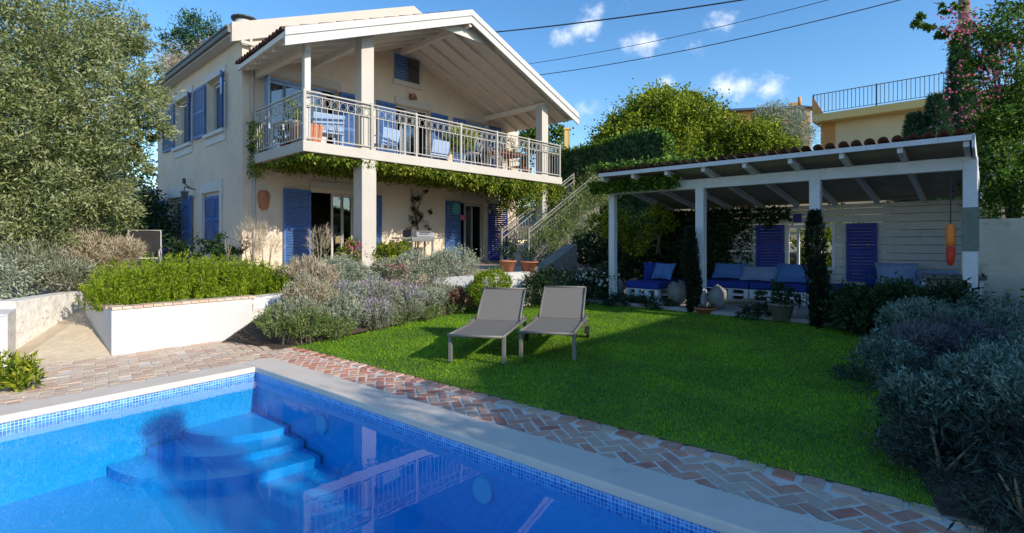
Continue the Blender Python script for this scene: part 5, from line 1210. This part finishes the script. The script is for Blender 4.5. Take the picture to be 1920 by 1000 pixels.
# hedge wall
hg = thing('ivy_wall', 'tall garden wall thickly covered in ivy behind the pavilion', 'ivy wall', HF(11.9, 3, 2.6))
HB = (.3, 5.45)
def htop(b): return 5.12+.28*np.clip((b-2.0)/2.2, 0, 1)**1.3-.25*np.clip((b-5.2)/.3, 0, 1)
MB(HF).box(11.6, 12.0, HB[0], HB[1]-.1, .5, 5.05).build('wall', M['soil'], hg)
V = []
n = 26000; b = rng.uniform(*HB, n); z = .8+(htop(b)-.8)*rng.random(n); P = np.array([tuple(HF(11.55-.12*rng.random(), x, y)) for x, y in zip(b, z)]); ivf = ivyV(P, -np.array(AX), .12, .09); npmesh('ivy', ivf, 4, M['leaf_ivydim'], hg)  # face leaves take a darker green that puts its shade into the colour
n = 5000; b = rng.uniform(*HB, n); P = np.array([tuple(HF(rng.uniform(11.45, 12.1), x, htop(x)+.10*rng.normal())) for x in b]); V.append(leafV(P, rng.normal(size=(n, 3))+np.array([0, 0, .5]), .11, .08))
n = 5000; P = np.array([tuple(HF(rng.uniform(11.45, 12.1), HB[1]+.06*rng.normal(), rng.uniform(1.5, 5.3))) for x in range(n)]); V.append(ivyV(P, np.array(BX), .12, .09, .6))
npmesh('ivy', np.concatenate(V), 4, M['leaf_ivy'], hg)
g = MB(); p = Rp(1062, 268, 21.5); g.F = lambda x, y, z: Vector((p.x+x, p.y+y, p.z+z)); g.box(-.1, .12, -.2, .2, -1.5, .5); g.box(-.14, .16, -.24, .24, .502, .58)
tag(g.build('masonry_pillar', M['yellow']), 'small ochre masonry pillar beyond the right end of the balcony', 'pillar')
shrub('bush', 'dark leafy bush behind the balcony end beside the ochre pillar', [Bq(1025, 258, 23, .9, .5), Bq(990, 265, 23, .9, .4)], 3500, .14, .09, 'leaf_ivy')

# ---------------------------------------------------------------- trees
def tree(name, label, cat, base, trunk, r0, blobs, n, L, W, mt, limbs=6, **kw):
    t = thing(name, label, cat, base); g = MB()
    top = Vector(trunk[-1]); m = len(trunk); g.tube(trunk, [r0*(1-.55*i/(m-1)) for i in range(m)], 9)
    for i, b in enumerate(blobs[:limbs]):
        c = Vector(b[:3]); s = Vector(trunk[-1 if i % 2 else max(1, m-2)]); mid = (s+c)/2+Vector((random.uniform(-.2, .2), random.uniform(-.2, .2), .15))
        g.tube([tuple(s), tuple(mid), tuple(c)], [r0*.38, r0*.22, r0*.08], 6)
        for q in range(3):
            e = c+Vector((random.uniform(-1, 1)*b[3], random.uniform(-1, 1)*b[4], random.uniform(-.3, 1)*b[5]))*.8; g.tube([tuple(mid), tuple((mid+e)/2+Vector((0, 0, .08))), tuple(e)], [r0*.14, r0*.08, r0*.03], 5)
    g.build('trunk', M['bark'], t)
    V = blob_leaves(blobs, n, L, W, **kw); npmesh('crown', V, 4, M[mt], t); return t
ol = [(60, 120, 8.6, 1.1, 1.0), (170, 170, 8.8, 1.0, .9), (70, 260, 8.4, 1.1, 1.0), (200, 240, 8.8, .85, .7), (130, 60, 9.0, 1.0, .7), (-40, 50, 8.4, 1.0, 1.1), (255, 195, 9.0, .5, .50), (120, 340, 8.6, .95, .75), (30, 400, 8.4, .9, .8), (190, 380, 9.0, .60, .42), (-60, 220, 8, 1.0, 1.2), (225, 70, 9.8, .55, .50), (252, 120, 9.6, .45, .4), (-20, 330, 8.2, .8, .9), (285, 245, 9.1, .28, .3), (130, 430, 9.0, .6, .35), (205, 400, 9.2, .42, .40), (240, 300, 9.2, .35, .3), (60, 440, 8.6, .7, .4)]
tree('olive_tree', 'large grey green olive tree filling the left side of the garden', 'olive tree', (-9.3, 9.2, .8), [(-9.3, 9.2, .7), (-9.2, 9.1, 1.6), (-8.9, 9.1, 2.3), (-8.6, 9.2, 3.0)], .22,
     [Bq(u, v, Y_, rx, rz) for u, v, Y_, rx, rz in ol], 120000, .078, .022, 'leaf_olive', limbs=12, nc=1500, sig=.115, shell=.3)
tree('conifer', 'bushy green tree rising behind the left roof edge', 'tree', (-12.5, 21, .8), [(-12.5, 21, .8), (-12.4, 21, 5), (-12.2, 21, 8)], .25, [Bq(370, 55, 20, .75, .6), Bq(345, 85, 20, .7, .5), Bq(395, 80, 20.3, .6, .5), Bq(355, 115, 20, .8, .6)], 5000, .15, .05, 'leaf_pine', limbs=4, nc=80, sig=.2)
tree('bare_tree', 'pale leafless looking tree just behind the left roof edge', 'tree', (-11.6, 19, .8), [(-11.6, 19, .8), (-11.5, 19, 4), (-11.4, 19, 6.5)], .2, [Bq(372, 100, 18, .6, .4), Bq(345, 120, 18, .6, .4), Bq(320, 120, 18, .4, .4)], 2600, .14, .02, 'leaf_dry', limbs=3, nc=60, sig=.25)
tree('dense_tree', 'broad rounded yellow green tree behind the ivy wall', 'tree', (7.2, 26, 5), [(7.4, 26, 4), (7.3, 26, 6), (7.2, 26, 7)], .3,
     [Bq(1235, 229, 26, 2.1, 1.3), Bq(1170, 259, 25.5, 1.5, 1.1), Bq(1300, 239, 26, 1.9, 1.2), Bq(1225, 199, 26, 1.1, .8), Bq(1285, 204, 26, 1.0, .75), Bq(1340, 264, 25.5, 1.3, 1.0), Bq(1370, 289, 25, 1.3, .9), Bq(1280, 299, 25, 1.8, 1.0), Bq(1145, 284, 25, .9, .8)], 62000, .15, .09, 'leaf_green', limbs=8, nc=900, sig=.14, shell=.55)
tree('small_tree', 'smaller bright green tree to the right of the broad rounded one', 'tree', (10.8, 24, 5), [(10.8, 24, 4), (10.8, 24, 6)], .15, [Bq(1420, 265, 23.5, 1.1, .9), Bq(1390, 250, 23.5, .7, .6), Bq(1450, 280, 23, .9, .6)], 14000, .13, .07, 'leaf_green', limbs=3, nc=220, sig=.16)
tree('olive_tree', 'pale grey olive tree between the bright green tree and the yellow house', 'olive tree', (12.4, 25, 5), [(12.4, 25, 4), (12.4, 25, 6)], .15, [Bq(1460, 240, 24.5, 1.1, 1.0), Bq(1490, 265, 24.5, .8, 1.0), Bq(1440, 215, 24.5, .6, .5), Bq(1500, 230, 24.5, .45, .6)], 18000, .12, .03, 'leaf_silver', limbs=4, nc=260, sig=.16)
shrub('creeper', 'reddish green creeper behind the pavilion roof ridge', [(*PF(1.8, 3.9, 2.75), .6, .3, .22), (*PF(2.7, 3.9, 2.8), .5, .3, .2), (*PF(3.6, 3.9, 2.75), .5, .3, .2)], 2600, .09, .06, 'leaf_rust', stem=False)
tree('background_tree', 'dark green tree mass behind the olive tree at the left', 'tree', (-17, 24, 0), [(-17, 24, 0), (-17, 24, 2), (-17, 24, 3)], .3, [Bq(60, 400, 24, 3.5, 2.2), Bq(190, 390, 24, 3.2, 2.4), Bq(130, 330, 25, 3, 2.0)], 16000, .2, .12, 'leaf_ivydim', limbs=3, nc=300, sig=.2)
tree('background_tree', 'dark green trees beyond the left edge of the garden', 'tree', (-30, 20, 0), [(-30, 20, 0), (-30, 20, 2), (-30, 20, 3)], .3, [(-24, 21, 2, 3.5, 3, 2.6), (-29, 19, 2.2, 3.5, 3, 3), (-35, 17, 2.2, 4, 3, 3), (-40, 12, 2.2, 4, 4, 3)], 16000, .25, .14, 'leaf_ivydim', limbs=3, nc=300, sig=.2)
shrub('hedge', 'dark green hedge behind the terrace chair at the left', [Bq(255, 430, 16, 1.2, 1.0), Bq(215, 440, 15, 1.1, .9), Bq(275, 400, 17, .6, .8)], 9000, .1, .06, 'leaf_dark')
# conifer screen behind the right end of the pavilion
def pine(label, base, h, r, n, name='pine_tree'):
    t = thing(name, label, 'pine tree', base); g = MB(); g.tube([tuple(base), (base[0], base[1], base[2]+h)], [.12, .02], 7); g.build('trunk', M['bark'], t)
    zz = h*(.15+.85*rng.random(n)); a0 = np.floor(rng.random(n)*7)*.9+np.floor(zz*3)*1.3; a = a0+rng.normal(size=n)*.22; q = rng.random(n)**.6
    rr = r*(1.08-zz/h)*q; P = np.stack([base[0]+rr*np.cos(a), base[1]+rr*np.sin(a), base[2]+zz+.22*rr-.1], 1)
    D = np.stack([np.cos(a), np.sin(a), .6*np.ones(n)], 1)+rng.normal(size=(n, 3))*.5
    npmesh('foliage', leafV(P, D, .16, .02), 4, M['leaf_pine'], t)
b0 = Rp(1800, 400, 12.8); pine('dark green pine standing against the wooden utility pole', (b0.x, b0.y, .3), 6.4, .85, 20000)
b0 = Rp(1755, 400, 12.6); pine('short dark pine behind the pavilion roof corner', (b0.x, b0.y, .3), 4.9, .95, 13000)
b0 = Rp(1715, 400, 12.8); pine('lowest dark pine in front of the yellow house wall', (b0.x, b0.y, .3), 4.5, .95, 11000)
# flowering oleander at the right
ob = [(1895, 130, 9.5, .6, .5), (1850, 70, 9.6, .55, .4), (1915, 40, 9.4, .6, .45), (1880, 220, 9.4, .6, .5), (1860, 320, 9.2, .42, .6), (1910, 330, 9.2, .5, .6), (1925, 180, 9.3, .5, .5), (1835, 130, 9.6, .3, .25), (1890, 385, 9.2, .45, .25), (1850, 250, 9.4, .28, .35), (1935, 270, 9.2, .5, .6)]
OB = [Bq(u, v, Y_, rx, rz) for u, v, Y_, rx, rz in ob]
t = tree('oleander', 'tall pink flowering oleander arching over the right end of the pavilion', 'oleander', (9.2, 9.4, .3), [(9.2, 9.4, .2), (9.1, 9.4, 1.6), (8.9, 9.4, 2.6)], .10, OB, 17000, .085, .035, 'leaf_ivy', limbs=9, nc=420, sig=.17, shell=.3)
bl_ = []
for u, v in ((1720, 38), (1745, 48), (1770, 62), (1790, 75), (1760, 8), (1780, 18), (1810, 15), (1800, 50)): bl_.append(Bq(u, v, 9.5, .10, .08))
npmesh('branch_foliage', blob_leaves(bl_, 1500, .07, .035), 4, M['leaf_ivy'], t)
g = MB(); a = [Rp(*q) for q in ((1870, 130, 9.5), (1800, 72, 9.5), (1755, 52, 9.5), (1715, 34, 9.5))]; g.tube([tuple(p) for p in a], [.02, .014, .01, .004], 5)
a = [Rp(*q) for q in ((1870, 100, 9.5), (1810, 25, 9.5), (1750, 5, 9.5))]; g.tube([tuple(p) for p in a], [.02, .012, .005], 5); g.build('branch', M['bark'], t)
cs = [Rp(1805+rng.uniform(-30, 100), 20+rng.random()*220, 9.3+.3*rng.normal()) for _ in range(30)]+[Rp(1805+rng.normal()*14, 28+rng.random()*40, 9.3) for _ in range(12)]
P = np.array([tuple(cs[i % len(cs)]+Vector(rng.normal(size=3)*.11)) for i in range(520)])
npmesh('flower', leafV(P, rng.normal(size=(len(P), 3)), .05, .045), 4, M['petal_pink'], t)
# utility pole and overhead cables
up = Rp(1805, 453, 14.2); upl = thing('utility_pole', 'weathered wooden utility pole behind the pink oleander', 'utility pole', (up.x, up.y, .3))
g = MB(); g.tube([(up.x, up.y, .3), (up.x+.05, up.y, 9.6)], [.17, .12], 12); g.build('pole', M['pole'], upl)
g = MB(); g.box(up.x-.7, up.x+.7, up.y-.05, up.y+.05, 9.0, 9.1); g.build('crossarm', M['pole'], upl)
def cable(label, pts, r):
    p = [Vector(q) for q in pts]; L_ = []
    for i in range(25):
        f = i/24; v = p[0].lerp(p[1], f); L_.append((v.x, v.y, v.z-p[2][0]*4*f*(1-f)))
    g = MB(); g.tube(L_, r, 6); tag(g.build('overhead_cable', M['cable']), label, 'cable')
cable('thickest overhead cable, the uppermost of the three', [Rp(820, 70, 19.5), Rp(1700, -52, 13), (.18, 0, 0)], .022)
cable('thin overhead cable, the middle one of the three', [Rp(900, 132, 24), Vector((up.x-.3, up.y, 9.12)), (.35, 0, 0)], .011)
cable('lowest overhead cable crossing above the round tree', [Rp(900, 153, 24), Vector((up.x+.35, up.y, 8.75)), (.40, 0, 0)], .015)

# ---------------------------------------------------------------- neighbouring houses
nh = thing('yellow_house', 'yellow flat roofed house with a railed roof terrace on the hill', 'house', (17, 26, 4))
YO = Vector((15.0, 26.0, 0))
def FY(x, y, z): return YO+BX*x+AX*y+Vector((0, 0, z))     # x along the facade, y away
MB(FY).box(0, 11, 0, 8, 7.55, 7.92).build('roof_slab', M['yellow'], nh, bev=.02)
MB(FY).box(.85, 10.5, .8, 7.6, 2, 7.548).build('wall', mat('pale_yellow_render', (.70, .56, .34), .9, .05, 1, .2, 40), nh)
MB(FY).box(.2, .84, .8, 7, 4, 7.548).build('side_wall', M['ochre'], nh)
MB(FY).hexa([(0, .02, 7.92), (.5, .02, 7.92), (.5, .12, 7.92), (0, .12, 7.92), (0, .02, 8.85), (.02, .02, 8.85), (.02, .12, 8.85), (0, .12, 8.85)]).build('parapet', M['ochre'], nh)
railing(FY, (.05, .08), (10.9, .08), 7.93, 1.0, M['dmetal'], 'railing', nh, (0, .24, .48, .72, 1), False, .16, .012)
g = MB(FY); g.box(1.0, 2.6, 3, 3.06, 8.35, 8.40); g.box(2.55, 2.6, 3, 3.06, 7.92, 8.35); g.build('bench_rail', M['dmetal'], nh)
n2 = thing('hill_house', 'distant orange walled house with a low dark roof behind the trees', 'house', (15, 36, 6))
YO2 = Rp(1340, 453, 36); YO2.z = 0
def FZ(x, y, z): return YO2+Vector((.98, -.2, 0))*x+Vector((.2, .98, 0))*y+Vector((0, 0, z))
MB(FZ).box(.3, 6.2, .4, 5, 5, 10.6).build('wall', M['ochre'], n2)
g = MB(FZ); g.hexa([(-.1, 0, 10.602), (6.5, 0, 10.602), (6.5, 5.4, 10.602), (-.1, 5.4, 10.602), (.3, 1.5, 11.1), (6.0, 1.5, 11.1), (6.0, 4, 11.1), (.3, 4, 11.1)]); g.build('roof', M['dmetal'], n2)
g = MB(FZ); g.box(5.5, 6.0, 2, 2.5, 10.9, 11.45); g.tube([(5.9, 1.6, 11.1), (5.9, 1.6, 11.7)], .12); g.build('chimney', M['ochre'], n2)

# unseen building added behind the camera, shaped to shade the lawn and pavilion
SH = Vector((sin(SUN_AZ), cos(SUN_AZ), 0)); LT = 6.9/math.tan(SUN_EL)
e1 = Vector((3.35, 10.45, 0))+SH*LT; e2 = Vector((-.39, 6.32, 0))+SH*LT
dd = (e1-e2).normalized(); nn_ = Vector((dd.y, -dd.x, 0))
dv = thing('shade_house', 'unseen plain rendered house added on the right behind the viewer to shade the lawn', 'house', (e1+e2)/2+nn_*3)
g = MB(); c = [e2, e1+dd*5.5, e1+dd*5.5+nn_*6, e2+Vector((4.5, -8.0, 0)), e2+Vector((.9, -4.4, 0))]; g.prism([(p.x, p.y, -.03) for p in c], (0, 0, 6.7)); g.build('wall', M['stucco'], dv)
g = MB(); g.prism([(p.x, p.y, 6.672) for p in c], (0, 0, .33)); g.build('roof', M['tile'], dv)
# tree behind the camera that dapples the poolside
q0 = Vector((6.4, -1.6, 0))
tree('garden_tree', 'light leafed tree standing by the pool behind the viewer', 'tree', (q0.x+.8, q0.y-1.4, 0), [(q0.x+.8, q0.y-1.4, 0), (q0.x+.6, q0.y-1.2, 2.0), (q0.x+.3, q0.y-.6, 3.8)], .13,
     [(7.2, -.9, 5.0, .7, .7, .5), (7.3, -1.5, 4.4, .5, .5, .4), (7.9, -1.4, 4.6, .7, .7, .5)], 3000, .11, .045, 'leaf_green', limbs=4, nc=90, sig=.2)

cypress('unseen cypress shaped column added behind the viewer to shade the pool', (5.7, -1.25, 0), 5.6, .42, 16000)  # added unseen column; its shadow makes the dark band in the pool
